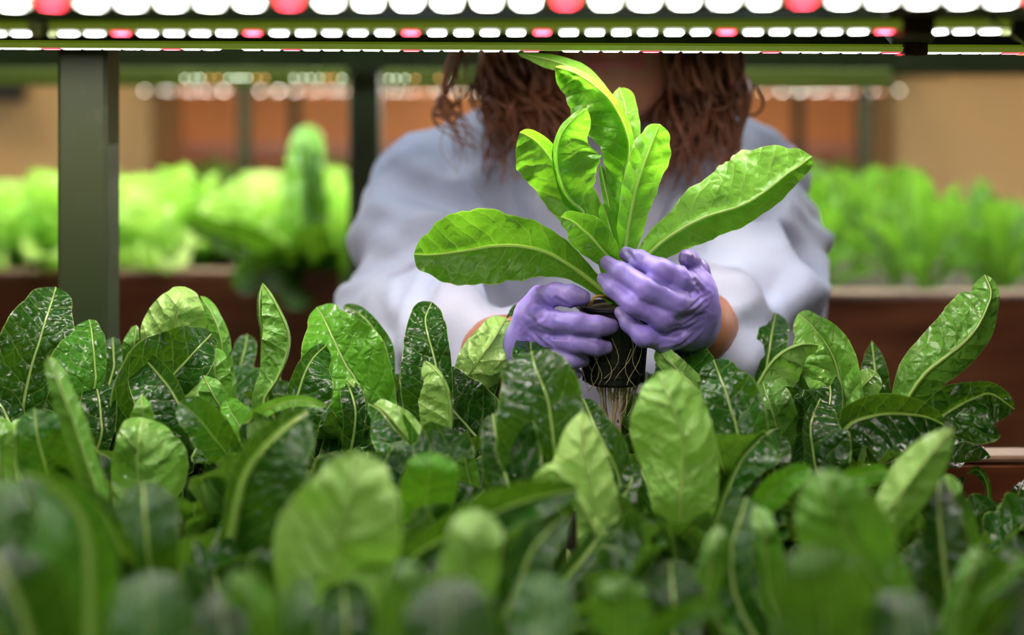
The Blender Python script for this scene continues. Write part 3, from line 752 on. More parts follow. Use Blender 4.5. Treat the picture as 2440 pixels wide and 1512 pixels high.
# plant 11
T('P11', 'C', .99, [(1680, 790, 80, 95), (1800, 600, 150, 112), (1920, 500, 180, 118), (2020, 420, 200, 108), (2100, 330, 205, 90), (2155, 220, 185, 62), (2178, 130, 120, 40), (2140, 32)], -1, .58, dt=-.01, puck=.0012, rib=.002, ribw=1.5)
T('P11', 'C', .95, [(1780, 960, 90, 110), (1890, 840, 115, 170), (1990, 772, 130, 240), (2090, 725, 95, 260), (2180, 705, 60, 200), (2310, 790)], 1, .13, puck=.0012, dt=0, bend=0, fold=(15, 5), wave=.0008)
T('P11', 'C', .93, [(1330, 960, 60, 120), (1390, 870, 95, 220), (1500, 830, 112, 265), (1600, 815, 115, 260), (1740, 822, 95, 200), (1830, 840, 60, 120), (1915, 880)], 1, .08, ribw=1.3, dt=0, bend=0, curl=.3, puck=.0005)
T('P11', 'C', .915, [(1210, 1180, 50, 190), (1170, 1000, 46, 215), (1160, 880, 42, 210), (1185, 800, 36, 130), (1215, 728)], 1, .12, fold=(50, 15), puck=.0006)
T('P14', 'C', .75, [(1560, 1440, 70, 100), (1690, 1240, 125, 135), (1810, 1080, 120, 120), (1900, 970, 70, 70), (1962, 885)], -1, .74, tip='point', puck=.002)
T('P14', 'Q', .74, [(2000, 1350, 130, 110), (1965, 1000, 120, 160), (1945, 760, 75, 120), (1945, 550)], 1, .02, tip='point')
T('P14', 'Q', .79, [(2150, 1100, 60, 60), (2090, 850, 70, 75), (2030, 680, 60, 60), (1985, 560)], -1, .5)
# --- right foreground
T('P13', 'Q', .66, [(1640, 1330, 190, 190), (1500, 1050, 280, 220), (1400, 880, 300, 260), (1330, 730, 250, 225), (1290, 620, 130, 130), (1270, 530)], -1, .46, puck=.0022, dt=-.02)
T('P19', 'Q', .575, [(1290, 1500, 300, 300), (1270, 1250, 290, 290), (1250, 1100, 200, 230), (1240, 970)], -1, .36)
T('P13', 'Q', .79, [(880, 800, 60, 80), (980, 650, 75, 100), (1080, 570, 55, 80), (1200, 515)], 1, .44, dt=-.03, puck=.0006, ribw=.3)
T('P13', 'Q', .76, [(1290, 760, 60, 60), (1400, 610, 60, 70), (1520, 560, 50, 60), (1660, 540)], 1, .45, dt=-.02, puck=.0006)
T('P15', 'Q', .90, [(2060, 1000, 50, 60), (2150, 920, 75, 85), (2280, 840, 90, 95), (2380, 790, 80, 85), (2500, 740)], 1, .22, puck=.0006)
T('P20', 'Q', .70, [(2080, 1330, 90, 90), (2180, 1250, 130, 130), (2290, 1170, 150, 140), (2380, 1070, 90, 90), (2430, 1000)], 1, .42, puck=.0006)
T('P20', 'Q', .60, [(2200, 1600, 120, 120), (2330, 1400, 140, 140), (2430, 1290, 110, 110), (2530, 1190)], 1, .14)
T('P20', 'Q', .66, [(2030, 1500, 80, 80), (2080, 1300, 95, 100), (2140, 1130, 80, 90), (2200, 980)], -1, .35)
T('P13', 'Q', .74, [(760, 1250, 110, 110), (740, 1000, 140, 120), (780, 840, 110, 110), (830, 690)], 1, .22)
T('P13', 'Q', .73, [(960, 1250, 50, 90), (940, 1050, 60, 110), (920, 880, 50, 80), (880, 740)], -1, .42)
T('P18', 'Q', .71, [(410, 1450, 150, 150), (400, 1280, 190, 190), (390, 1160, 150, 150), (385, 1055)], 1, .04)
T('P18', 'Q', .60, [(300, 1500, 60, 50), (420, 1400, 80, 60), (540, 1345, 60, 50), (650, 1305)], 1, .55, dt=-.02, puck=.0005)
T('P18', 'E', .62, [(1660, 1600, 180, 180), (1650, 1380, 190, 200), (1645, 1270, 150, 160), (1640, 1160)], -1, .62)
T('P19', 'Q', .55, [(1720, 1620, 190, 190), (1720, 1430, 200, 200), (1720, 1320, 140, 140), (1715, 1235)], 1, .26)
T('P13', 'Q', .70, [(600, 1300, 60, 60), (620, 1100, 80, 80), (640, 980, 60, 60), (690, 860)], -1, .35)
# --- left foreground
T('P6', 'A', .80, [(640, 1500, 60, 60), (550, 1220, 80, 75), (460, 950, 82, 80), (380, 740, 66, 66), (310, 560)], -1, .40, fold=(-30, -50), puck=.0005, dt=-.02)
T('P16', 'D', .60, [(520, 1500, 260, 110), (520, 1150, 400, 165), (500, 920, 400, 165), (420, 740, 250, 110), (250, 600, 90, 60), (120, 555)], 1, .62, puck=.0009, rib=.003, dt=.03, ribw=1.9)
T('P6', 'D', .70, [(660, 880, 60, 60), (560, 740, 80, 70), (380, 640, 80, 60), (170, 565)], 1, .05)
T('P7', 'D', .86, [(800, 760, 130, 220), (800, 600, 150, 285), (800, 480, 150, 300), (805, 380, 130, 270), (815, 300, 110, 180), (830, 228)], -1, .72, puck=.0028, dt=-.01)
T('P7', 'D', .90, [(835, 320, 60, 60), (830, 220, 78, 68), (828, 160, 45, 45), (822, 92)], -1, .68, tip='point')
T('P7', 'D', .72, [(870, 1080, 190, 170), (850, 880, 200, 190), (840, 750, 180, 190), (835, 670, 110, 120), (832, 600)], 1, .20, curl=.3)
T('P7', 'D', .88, [(1330, 480, 100, 90), (1230, 330, 115, 125), (1150, 230, 100, 105), (1040, 138)], 1, .32, dt=-.03, puck=.0008, ribw=.4)
T('P7', 'D', .92, [(1420, 380, 60, 90), (1380, 260, 75, 115), (1340, 190, 50, 75), (1310, 122)], 1, .60, ribw=.5)
T('P12', 'D', .78, [(1330, 1150, 60, 180), (1370, 780, 70, 300), (1440, 540, 90, 330), (1560, 380, 100, 310), (1680, 270, 70, 200), (1790, 195)], 1, .14, rib=.0045, puck=.0006, dt=.02, ribw=2.6)
T('P12', 'D', .89, [(1420, 300, 30, 40), (1520, 200, 40, 42), (1650, 140, 34, 40), (1780, 130, 24, 34), (1900, 165)], 1, .72, dt=-.02)
T('P12', 'D', .66, [(1930, 1250, 330, 300), (1955, 1010, 385, 365), (2000, 850, 375, 355), (2040, 700, 305, 305), (2062, 570, 190, 205), (2075, 428)], -1, .74, puck=.0034, rib=.003, dt=-.02)
T('P12b', 'E', .90, [(520, 500, 150, 60), (430, 390, 200, 75), (330, 280, 150, 100), (260, 190, 70, 60), (190, 148)], 1, .30, fold=(5, 30), puck=.0006)
T('P12b', 'E', .895, [(510, 480, 10, 60), (440, 380, 10, 110), (350, 270, 10, 110), (280, 190, 8, 60), (220, 152)], -1, .82, fold=(-30, -15))
T('P12b', 'E', .80, [(520, 800, 140, 140), (535, 650, 165, 170), (550, 540, 150, 165), (560, 428)], 1, .42, dt=-.04, puck=.0005, ribw=.3)
T('P12b', 'E', .90, [(790, 680, 60, 50), (760, 520, 66, 66), (745, 420, 46, 50), (738, 338)], -1, .62, puck=.002)
T('P17', 'E', .72, [(420, 1080, 70, 60), (650, 920, 105, 110), (880, 800, 125, 130), (1120, 710, 110, 120), (1290, 670, 70, 80), (1410, 650)], 1, .24, dt=.01, puck=.0008, curl=.3)
T('P17', 'E', .635, [(720, 1400, 130, 170), (760, 1100, 165, 200), (800, 930, 150, 175), (850, 765)], -1, .66, puck=.0006)
T('P17', 'E', .70, [(1080, 1150, 120, 130), (1140, 1000, 130, 140), (1220, 900, 110, 110), (1340, 790)], 1, .12)
T('P21', 'E', .58, [(330, 1560, 120, 120), (380, 1300, 135, 135), (420, 1180, 110, 100), (470, 1080)], -1, .60)
T('P21', 'D', .575, [(1630, 1620, 110, 110), (1520, 1380, 130, 140), (1420, 1250, 100, 110), (1320, 1150)], -1, .64)
T('P21', 'D', .58, [(1720, 1500, 70, 70), (1740, 1320, 90, 90), (1760, 1230, 70, 70), (1780, 1140)], 1, .45)
T('P16b', 'D', .55, [(880, 1680, 210, 210), (870, 1420, 235, 235), (870, 1260, 190, 190), (865, 1130)], 1, .48, curl=.3, puck=.0006)
T('P16b', 'D', .57, [(1280, 1650, 120, 120), (1300, 1450, 150, 150), (1290, 1330, 110, 110), (1280, 1220)], 1, .08)
T('P12', 'D', .63, [(2020, 1600, 160, 160), (2010, 1400, 180, 180), (2000, 1280, 140, 140), (1990, 1180)], 1, .10)
T('P22', 'E', .60, [(1200, 1560, 160, 160), (1200, 1350, 190, 180), (1200, 1230, 150, 150), (1200, 1135)], 1, .46, puck=.0006)
T('P22', 'E', .53, [(690, 1700, 260, 260), (660, 1420, 300, 290), (640, 1280, 200, 200), (620, 1170)], 1, .22)
T('P22', 'E', .52, [(1220, 1620, 120, 120), (1190, 1490, 130, 130), (1160, 1400)], 1, .44)
T('P6', 'D', .88, [(20, 700, 90, 80), (0, 480, 110, 95), (-10, 330, 90, 80), (0, 222)], -1, .62, puck=.0018)
T('P6', 'D', .84, [(310, 660, 130, 150), (250, 460, 150, 190), (215, 320, 120, 150), (200, 178)], 1, .34, puck=.0012, dt=-.02)
T('P6', 'D', .86, [(90, 560, 60, 60), (90, 420, 70, 65), (95, 320, 50, 50), (110, 235)], -1, .74)
T('P16', 'D', .55, [(200, 1600, 120, 260), (90, 1270, 130, 290), (20, 1120, 80, 160), (-30, 1010)], 1, .30, rib=.003, puck=.0006, ribw=1.8)
T('P16', 'D', .62, [(60, 1000, 120, 150), (40, 850, 130, 150), (30, 720, 110, 120), (50, 590)], 1, .5, puck=.0012)
T('P17', 'E', .86, [(1700, 640, 40, 50), (1720, 560, 60, 60), (1720, 500)], 1, .12)
T('P8', 'E', .88, [(1640, 560, 40, 90), (1560, 380, 60, 120), (1500, 260, 50, 80), (1440, 120)], 1, .18, puck=.002)

# lower leaves that fill each lettuce out, hidden for the most part
RG = random.Random(11)
for kk, p in PLANTS.items():
    d = p['base'][1]
    for i in range(5):
        az = RG.uniform(0, 2 * math.pi)
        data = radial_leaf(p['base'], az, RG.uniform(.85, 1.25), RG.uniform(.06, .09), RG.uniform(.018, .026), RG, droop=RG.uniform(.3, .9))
        leaf_obj('leaf', data, M['leaf'], p['root'], RG.uniform(.0, .12))  # near-black leaf tone stands in for the shade between plants
# further lettuces between the traced ones and beyond the frame's sides
def filler(X, d, label, n=9, size=1.0):
    o = empty('romaine_lettuce', (X, d, BEDZ)); tag(o, label, 'lettuce', 'lettuces standing low between the others')
    B = np.array([X, d, BEDZ + .002])
    for i in range(n):
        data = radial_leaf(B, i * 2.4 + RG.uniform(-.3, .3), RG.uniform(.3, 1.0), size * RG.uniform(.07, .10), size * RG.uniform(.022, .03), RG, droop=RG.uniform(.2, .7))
        leaf_obj('leaf', data, M['leaf'], o, RG.uniform(.0, .2))  # dark tone deepens the shade in the gaps through leaf colour
for X, d in ((-.20, .90), (-.06, .90), (.10, .84), (.19, .93), (.02, .74), (-.12, .66), (.12, .60), (.26, .86), (-.27, .92), (-.02, .60), (.20, .74)):
    filler(X, d, 'low romaine lettuce, leaf tone darkened for gap shade, mostly hidden between its taller neighbours')

for X, d in ((-.33, 1.03), (-.26, 1.02), (-.18, 1.03), (-.11, 1.035), (-.03, 1.02), (.135, 1.03), (.18, 1.03), (.24, 1.03), (-.30, .96), (-.15, .95), (-.20, .86), (-.08, .82), (.15, .93)):
    filler(X, d, 'low romaine lettuce, leaf tone darkened for gap shade, mostly hidden between its taller neighbours', 10, 1.25)
# arugula sprouts at the right edge
def arugula(x, y, d, pts, label):
    B = W(x, y, d); B[2] = BEDZ
    o = empty('arugula_seedling', B); tag(o, label, 'seedling')
    PLANTS['ar' + str(x)] = dict(root=o, base=B)
    for (zk, pp, side) in pts:
        traced('ar' + str(x), zk, d, pp, side, .42, tip='point', rib=.0008, wave=.004, dt=0, base=B)
arugula(2362, 1240, .99, [('Q', [(2250, 810, 10, 10), (2238, 740, 42, 40), (2232, 690, 14, 16), (2225, 620, 18, 20), (2200, 565, 30, 22), (2160, 535, 26, 24), (2105, 558)], 1)], 'thin arugula sprout with a hooked lobed leaf against the red bed board')
arugula(2425, 1240, 1.0, [('Q', [(2390, 740, 30, 30), (2410, 660, 42, 40), (2440, 590)], 1), ('Q', [(2385, 730, 10, 10), (2350, 705, 18, 14), (2302, 706)], 1)], 'second arugula sprout at the right edge, small side leaf pointing left')

# ------------------------------------------------------------------ the lettuce in the person's hands
HB = W(1466, 742, 1.0)
ho = empty('held_lettuce', HB); tag(ho, 'bright young romaine lettuce in a black net pot, held up by two purple gloves', 'lettuce')
PLANTS['H'] = dict(root=ho, base=HB + np.array([.002, 0, -.004]))
def H(d, pts, side, tone, **kw):
    kw.setdefault('dt', 0); kw.setdefault('puck', .0006); kw.setdefault('nv', 60); kw.setdefault('rib', .0017); kw.setdefault('edge', .9)
    traced('H', 'R', d, pts, side, tone, mat='held', **kw)
H((1.0, .985), [(1235, 1450, 30, 30), (1130, 1360, 45, 45), (1000, 1260, 72, 80), (850, 1175, 150, 125), (700, 1140, 195, 158), (550, 1140, 208, 205), (400, 1165, 198, 225), (250, 1185, 155, 178), (170, 1190, 95, 110), (108, 1185)], 1, .22, fold=(8, 14), wave=.0016)
H((1.0, 1.0), [(1330, 1280, 40, 40), (1470, 1140, 85, 85), (1600, 1050, 118, 118), (1750, 975, 195, 130), (1900, 930, 248, 112), (2000, 885, 270, 98), (2100, 815, 262, 92), (2200, 735, 205, 80), (2270, 690, 110, 55), (2334, 640)], -1, .60, fold=(-16, -25), wave=.0016, rib=.0024)
H((1.0, 1.005), [(1255, 1150, 30, 30), (1265, 950, 60, 40), (1290, 750, 110, 40), (1312, 600, 160, 34), (1292, 490, 185, 32), (1250, 395, 215, 32), (1200, 320, 225, 30), (1130, 250, 215, 28), (1060, 200, 180, 26), (990, 165, 120, 22), (900, 138)], 1, .50, fold=(6, 55), puck=.0016)
H((.99, .975), [(1150, 1120, 30, 40), (1060, 960, 60, 120), (1000, 905, 45, 160), (950, 830, 30, 195), (920, 740, 26, 230), (905, 640, 24, 248), (915, 560, 24, 238), (945, 490, 26, 190), (1000, 430, 24, 115), (1075, 370)], -1, .40, fold=(-60, -8), puck=.0012)
H((.995, .99), [(1130, 1120, 40, 30), (1010, 950, 100, 60), (940, 800, 150, 60), (895, 690, 176, 62), (850, 620, 196, 62), (810, 572, 190, 56), (765, 535, 150, 42), (700, 503)], 1, .52, fold=(5, 40), puck=.001)
H((.985, .965), [(1240, 1260, 40, 40), (1190, 1190, 75, 75), (1110, 1100, 112, 112), (1050, 1045, 105, 100), (1000, 1005, 65, 60), (930, 975)], 1, .20, fold=(8, 8), puck=.0014)
H((.985, .98), [(1240, 1230, 24, 24), (1215, 1080, 50, 34), (1190, 980, 42, 36), (1160, 905)], -1, .42, fold=(-25, -25))
H((.985, .975), [(1285, 1200, 45, 60), (1305, 1050, 62, 85), (1335, 890, 78, 105), (1370, 760, 84, 118), (1400, 670, 90, 128), (1430, 590, 96, 122), (1455, 525, 72, 92), (1485, 458)], -1, .55, fold=(-22, -18), puck=.0012, rib=.003)
H((1.015, 1.03), [(1300, 1000, 30, 30), (1320, 700, 50, 50), (1312, 520, 62, 62), (1296, 420, 74, 72), (1285, 340, 70, 66), (1255, 254)], 1, .70)
H((1.02, 1.035), [(1280, 700, 30, 30), (1240, 430, 34, 36), (1140, 265, 44, 46), (1045, 170, 56, 46), (930, 118, 54, 40), (820, 88, 46, 26), (740, 72, 22, 14), (684, 60)], -1, .85, puck=.0012)
H((1.005, 1.005), [(1230, 1050, 22, 22), (1190, 860, 28, 28), (1168, 760, 22, 22), (1152, 688)], -1, .30)
# net pot, plug, roots, withered petiole
pc = W(1462, 728, 1.0)
mb = MB().lathe(tuple(pc), [(.0245, -.002), (.0262, -.001), (.0262, .001), (.0235, .0012), (.0228, -.006), (.0212, -.030), (.0196, -.0505), (.0175, -.0525), (.001, -.0525)], 40)
for kz in range(5):
    r = .0234 - .0007 * kz; z = -.006 - .0095 * kz
    mb.lathe(tuple(pc), [(r, z), (r + .0007, z + .0006), (r + .0007, z - .0016), (r - .0003, z - .002)], 40)
for a in np.linspace(0, 2 * math.pi, 18, endpoint=False):
    mb.tube([pc + np.array([math.cos(a) * r, math.sin(a) * r, z]) for r, z in ((.0236, -.004), (.0222, -.027), (.0203, -.051))], .0008, 5)
mb.build('net_pot', M['pot'], ho, False)
MB().lathe(tuple(pc), [(.0225, -.004), (.018, -.001), (.010, .001), (.001, .0015)], 24).build('peat_plug', M['soil'], ho, True)
rt = MB(); rg = random.Random(5)
for i in range(30):
    a = rg.uniform(0, 6.28); r = .019 * math.sqrt(rg.random()); L = rg.uniform(.015, .05) * (1.2 if r < .012 else .8)
    p0 = pc + np.array([math.cos(a) * r, math.sin(a) * r, -.048]); pts = []
    w1, w2 = rg.uniform(0, 6), rg.uniform(0, 6)
    for t in np.linspace(0, 1, 9):
        q = 1 - .55 * t
        pts.append(pc + np.array([math.cos(a) * r * q + .0018 * math.sin(w1 + t * 7) * t, math.sin(a) * r * q + .0018 * math.cos(w2 + t * 6) * t, -.048 - L * t]))
    rt.tube(pts, np.linspace(.0007, .0003, 9), 5)
for i in range(11):                      # roots creeping over the outside of the pot
    a = rg.uniform(math.pi, 2 * math.pi); z0 = rg.uniform(-.045, -.012); pts = []
    for t in np.linspace(0, 1, 8):
        z = z0 - t * .028; z = max(z, -.056); rr = .0242 - (.0036 * (-z / .052)) + .0004; aa = a + .5 * math.sin(t * 3 + i) * t
        pts.append(pc + np.array([math.cos(aa) * rr, math.sin(aa) * rr, z]))
    rt.tube(pts, .0003, 5)
rt.build('roots', M['root'], ho, True)
MB().tube(catmull([W(1405, 728, .985), W(1412, 715, .982), W(1420, 706, .985), W(1440, 706, .99), W(1455, 716, 1.0)], 6), .0010, 8).build('withered_stalk', M['petiole'], ho, True)
# ------------------------------------------------------------------ lettuces in the rear beds
def joined(name, leaves, mat):
    V_, F_, U_, N_ = [], [], [], []; n = 0
    for v, f, a, b in leaves:
        V_.append(v); F_ += [tuple(i + n for i in q) for q in f]; U_.append(a); N_.append(b); n += len(v)
    o = mesh_obj(name, np.vstack(V_), F_, mat); add_uv(o.data, np.vstack(U_), np.vstack(N_)); return o
RG = random.Random(4)
def frilly(seed):
    r = random.Random(seed); L = []
    for i in range(13):
        q = i / 12
        L.append(radial_leaf((0, 0, 0), i * 2.4 + r.uniform(-.2, .2), .12 + .85 * q, r.uniform(.12, .17) * (1 - .15 * q), r.uniform(.034, .046), r, droop=.25 + .5 * q, nv=20, nk=6, wave=.010, prof=(.006, .25, .5, .85, 1.0, .95, 0)))
    return joined('frilly_lettuce', L, M['rear'])
def slender(seed):
    r = random.Random(seed); L = []
    for i in range(10):
        q = i / 9
        L.append(radial_leaf((0, 0, 0), i * 2.4 + r.uniform(-.3, .3), .05 + .75 * q, r.uniform(.13, .25) * (1 - .2 * q), r.uniform(.022, .040), r, droop=r.uniform(.2, .9), nv=20, nk=4, wave=.004, lobes=.2, prof=(.005, .2, .3, .6, .9, 1.0, 0)))
    return joined('leafy_green', L, M['rear2'])
M['rear2'] = leaf_material('arugula leaf', [(0.0, (.012, .065, .006)), (.5, (.05, .19, .014)), (1.0, (.2, .46, .05))], (.5, .7, .25), trans=.4, rough=.4)
def scatter(protos, spots, label, cat, group, base, t0, t1, s0=.85, s1=1.15):
    used = set()
    for (x, y, z) in spots:
        i = RG.randrange(len(protos)); o = protos[i]
        if i in used: o = o.copy(); COL.objects.link(o)
        used.add(i)
        s = RG.uniform(s0, s1)
        o.location = (x, y, z); o.rotation_euler = (0, 0, RG.uniform(0, 6.28)); o.scale = (s, s, s * RG.uniform(.9, 1.15)); o['tone'] = RG.uniform(t0, t1); o['rib_width'] = 1.0; o['gloss'] = 1.0
        tag(o, label, cat, group)
    for i, o in enumerate(protos):
        if i not in used: bpy.data.objects.remove(o)
sp = [(-.31 - .135 * i + RG.uniform(-.02, .02), 2.36 + .14 * j + RG.uniform(-.02, .02), RB_L) for i in range(7) for j in range(4) if not (i in (0, 1) and j == 0)]
scatter([frilly(i) for i in (1, 2, 3)], sp, 'pale frilly lettuce crowded in the bright blurred bed at left rear', 'lettuce', 'frilly lettuces in the left rear bed', RB_L, .55, 1.0)
sp = [(-.05 + .13 * i + RG.uniform(-.02, .02), 2.17 + .155 * j + RG.uniform(-.02, .02), RB_R) for i in range(10) for j in range(5) if i > 3 or j > 3]
scatter([slender(i) for i in (1, 2, 3)], sp, 'slender blurred leafy green growing in the right rear bed', 'leafy green', 'leafy greens in the right rear bed', RB_R, .05, .85, .50, .80)
sp = [(-.85 + .12 * i, 3.74 + .16 * j, ZC - .29) for i in range(15) for j in range(3)]
scatter([frilly(i) for i in (7, 8)], sp, 'small far green lettuce on the thin posted rack', 'lettuce', 'small lettuces on the farthest rack', ZC - .29, .2, .8, .6, .75)
# the big dark romaine hanging over the front of the left rear bed
B = np.array([(745 - 1220) / F * 2.31, 2.315, RB_L])
o = empty('romaine_lettuce', B); tag(o, 'dark romaine with one tall upright leaf, blurred, at the front of the left rear bed', 'lettuce')
PLANTS['RR'] = dict(root=o, base=B)
def TR(d, pts, side, tone, **kw):
    traced('RR', 'N', d, pts, side, tone, dt=0, mat='leaf', rib=.003, wave=.004, **kw)
TR(2.28, [(715, 600, 22, 22), (716, 540, 34, 34), (722, 450, 50, 50), (730, 370, 44, 44), (737, 296)], -1, .66)
TR(2.285, [(760, 610, 20, 20), (752, 500, 30, 30), (742, 400, 26, 26), (715, 320)], 1, .30)
TR((2.28, 2.2), [(700, 660, 30, 30), (640, 610, 42, 46), (570, 575, 40, 46), (500, 550, 26, 30), (438, 522)], 1, .22)
TR((2.28, 2.19), [(720, 680, 40, 40), (690, 640, 55, 55), (650, 640, 55, 50), (600, 655, 40, 40), (560, 690)], 1, .14)
TR((2.29, 2.2), [(750, 690, 50, 50), (745, 630, 66, 66), (740, 570, 50, 50), (736, 535)], 1, .08)
TR((2.29, 2.19), [(770, 680, 40, 40), (800, 640, 48, 44), (830, 640, 36, 36), (860, 665)], 1, .10)
TR((2.28, 2.18), [(740, 690, 40, 40), (720, 680, 46, 46), (705, 700, 40, 40), (690, 735)], 1, .10)

# ------------------------------------------------------------------ the person
CX = .086
person_loc = (CX, 1.42, 0)
zc = ZC
def Z(z): return zc + z
EL = np.array([-.088, 1.27, Z(-.235)]); ER = np.array([.192, 1.29, Z(-.205)])
WLh = W(1246, 838, 1.04); WRh = W(1655, 782, 1.045)
SL = np.array([-.074, 1.40, Z(-.092)]); SR = np.array([.215, 1.40, Z(-.095)])
HC = np.array([CX, 1.295, Z(.100)])       # head centre

def body_f(p):
    d = ell(p, HC + [0, .012, .022], (.073, .092, .092))                 # skull
    d = smin(d, ell(p, HC + [0, -.022, -.045], (.054, .062, .070)), .03)  # face
    d = smin(d, cone(p, HC + [0, -.040, -.088], HC + [0, -.058, -.098], .026, .017), .025)  # chin
    for s in (-1, 1):
        d = smin(d, cone(p, HC + [s * .050, .005, -.065], HC + [s * .018, -.050, -.095], .02, .018), .02)   # jaw
        d = smin(d, ell(p, HC + [s * .034, -.062, -.028], (.018, .018, .014)), .016)                          # cheek
        d = smin(d, ell(p, HC + [s * .074, .012, -.025], (.010, .020, .032)), .008)                           # ear
        e = ell(p, HC + [s * .031, -.088, -.004], (.017, .014, .010)); d = np.maximum(d, -(e + .002)) if False else smin(d, ell(p, HC + [s * .031, -.068, -.004], (.013, .013, .011)), .006)
        d = smin(d, cone(p, HC + [s * .016, -.080, .014], HC + [s * .046, -.070, .014], .008, .006), .010)    # brow
    d = smin(d, cone(p, HC + [0, -.080, .004], HC + [0, -.099, -.030], .007, .011), .010)   # nose
    for s in (-1, 1): d = smin(d, ell(p, HC + [s * .011, -.088, -.033], (.009, .010, .008)), .006)
    d = smin(d, cone(p, HC + [-.016, -.079, -.060], HC + [.016, -.079, -.060], .0065, .0065), .006)  # upper lip
    d = smin(d, cone(p, HC + [-.012, -.078, -.071], HC + [.012, -.078, -.071], .0075, .0075), .004)
    d = smin(d, cone(p, HC + [0, .03, -.04], [CX, 1.40, Z(-.06)], .054, .060), .035)         # neck
    d = smin(d, cone(p, [CX - .09, 1.42, Z(-.10)], [CX + .09, 1.42, Z(-.10)], .05, .05), .04)   # shoulder girdle
    d = smin(d, ell(p, [CX, 1.43, Z(-.24)], (.130, .090, .20)), .05)
    d = smin(d, ell(p, [CX, 1.43, Z(-.46)], (.128, .088, .17)), .06)
    d = smin(d, ell(p, [CX, 1.44, Z(-.60)], (.165, .108, .13)), .05)
    for sh, el, wr in ((SL, EL, WLh), (SR, ER, WRh)):
        d = smin(d, chain(p, [sh, el], [.046, .040], .02), .04)
        d = smin(d, chain(p, [el, el + (wr - el) * .3, wr], [.040, .041, .0265], .02), .012)
    for s in (-1, 1):
        hip = [CX + s * .085, 1.44, Z(-.66)]; kn = [CX + s * .10, 1.42, .47]; an = [CX + s * .10, 1.45, .085]
        d = smin(d, chain(p, [hip, kn, an], [.083, .055, .038], .03), .04)
        d = smin(d, chain(p, [[CX + s * .10, 1.46, .045], [CX + s * .115, 1.30, .030]], [.036, .026], .02), .03)
    return d
v, f = surface(body_f, (-.26, .98, -.01), (.42, 1.62, Z(.25)), .0062)
v = relax(v, f, 2)
fm = np.zeros(len(f), int)
fc = v[f].mean(1) - HC
lip_m = (np.abs(fc[:, 0]) < .024) & (fc[:, 1] < -.07) & (fc[:, 2] > -.078) & (fc[:, 2] < -.053)
fm[lip_m] = 1
person = empty('person', person_loc); tag(person, 'person in a pale blue gown and purple gloves holding a lettuce up, face behind lights', 'person')
mesh_obj('body', v, f, None, person, mats=[M['skin'], M['lips']], fmat=fm)

# --- gown
def gown_f(p):
    d = cone(p, [CX - .085, 1.41, Z(-.085)], [CX + .085, 1.41, Z(-.085)], .072, .072)
    d = smin(d, cone(p, [CX, 1.40, Z(-.01)], [CX, 1.42, Z(-.08)], .074, .09), .035)
    d = smin(d, ell(p, [CX, 1.42, Z(-.28)], (.165, .130, .26)), .05)
    d = smin(d, cone(p, [CX, 1.43, Z(-.40)], [CX, 1.44, .62], .150, .205), .05)
    d = np.maximum(d, .56 - p[2])
    for sh, el, wr, r in ((SL, EL, WLh, (.052, .052, .058, .056, .050)), (SR, ER, WRh, (.056, .066, .068, .060, .052))):
        e2 = el + np.array([0, -.02, -.01])
        mid = (sh + el) / 2
        d = smin(d, chain(p, [sh, mid, e2], [r[0], r[1], r[2]], .03), .03)
        q = e2 + (wr - e2) * (.60 if wr is WLh else .72)
        d = smin(d, chain(p, [e2, (e2 + q) / 2, q], [r[2], r[3], r[4]], .02), .03)
    # open at the neck
    d = np.maximum(d, -cone(p, [CX, 1.37, Z(.12)], [CX, 1.40, Z(-.03)], .078, .064))
    return d
v, f = surface(gown_f, (-.30, 1.02, .53), (.45, 1.68, Z(.08)), .0062)
v = relax(v, f, 2); n = vnormals(v, f)
# folds: soft ridges of cloth, running down from the shoulders and around the sleeves
def ridged(q, sc, off):
    return np.array([1 - 2 * abs(mnoise.noise(Vector((a * sc[0] + off, b2 * sc[1], c * sc[2])))) for a, b2, c in q])
rel = v - np.array([CX, 1.42, ZC])
warp = np.array([mnoise.noise(Vector((a * 5, b2 * 5, c * 5 + 3))) for a, b2, c in rel])[:, None] * .05
q = rel + warp
s = np.where(rel[:, 0] < 0, -1, 1)
diag = np.stack([rel[:, 0] * .8 * s + rel[:, 2] * .6, rel[:, 1], rel[:, 2] * .8 - rel[:, 0] * .6 * s], 1) + warp
h = .011 * ridged(diag, (13, 5, 4), 2.0) + .007 * ridged(q, (7, 6, 15), 7.0) + .012 * ridged(diag, (26, 10, 9), 4.0) + .006 * ridged(q, (30, 20, 34), 9.0)
v = v + n * (h - .014)[:, None]
for (a, b2, dep, wd) in [((905, 425, 1.29), (1090, 520, 1.27), .014, .014), ((900, 560, 1.24), (1080, 610, 1.22), .010, .012), ((830, 640, 1.22), (1010, 600, 1.20), .010, .014),
                         ((1180, 330, 1.29), (1230, 560, 1.29), .012, .013), ((1690, 560, 1.28), (1660, 860, 1.26), .014, .014), ((1880, 640, 1.22), (1960, 560, 1.24), .012, .013),
                         ((1720, 520, 1.25), (1880, 640, 1.22), .010, .014), ((1850, 380, 1.31), (1760, 520, 1.28), .010, .013), ((1110, 660, 1.2), (1180, 760, 1.16), .012, .012)]:
    A, B2 = W(*a), W(*b2)
    dd, t = segdist(v * [1, .35, 1], A * [1, .35, 1], B2 * [1, .35, 1])
    v = v - n * (1.9 * dep * (np.exp(-(dd / wd) ** 2) - .6 * np.exp(-((dd - 1.9 * wd) / wd) ** 2)) * (v[:, 1] < 1.40))[:, None]
v = relax(v, f, 1)
mesh_obj('gown', v, f, M['gown'], person)

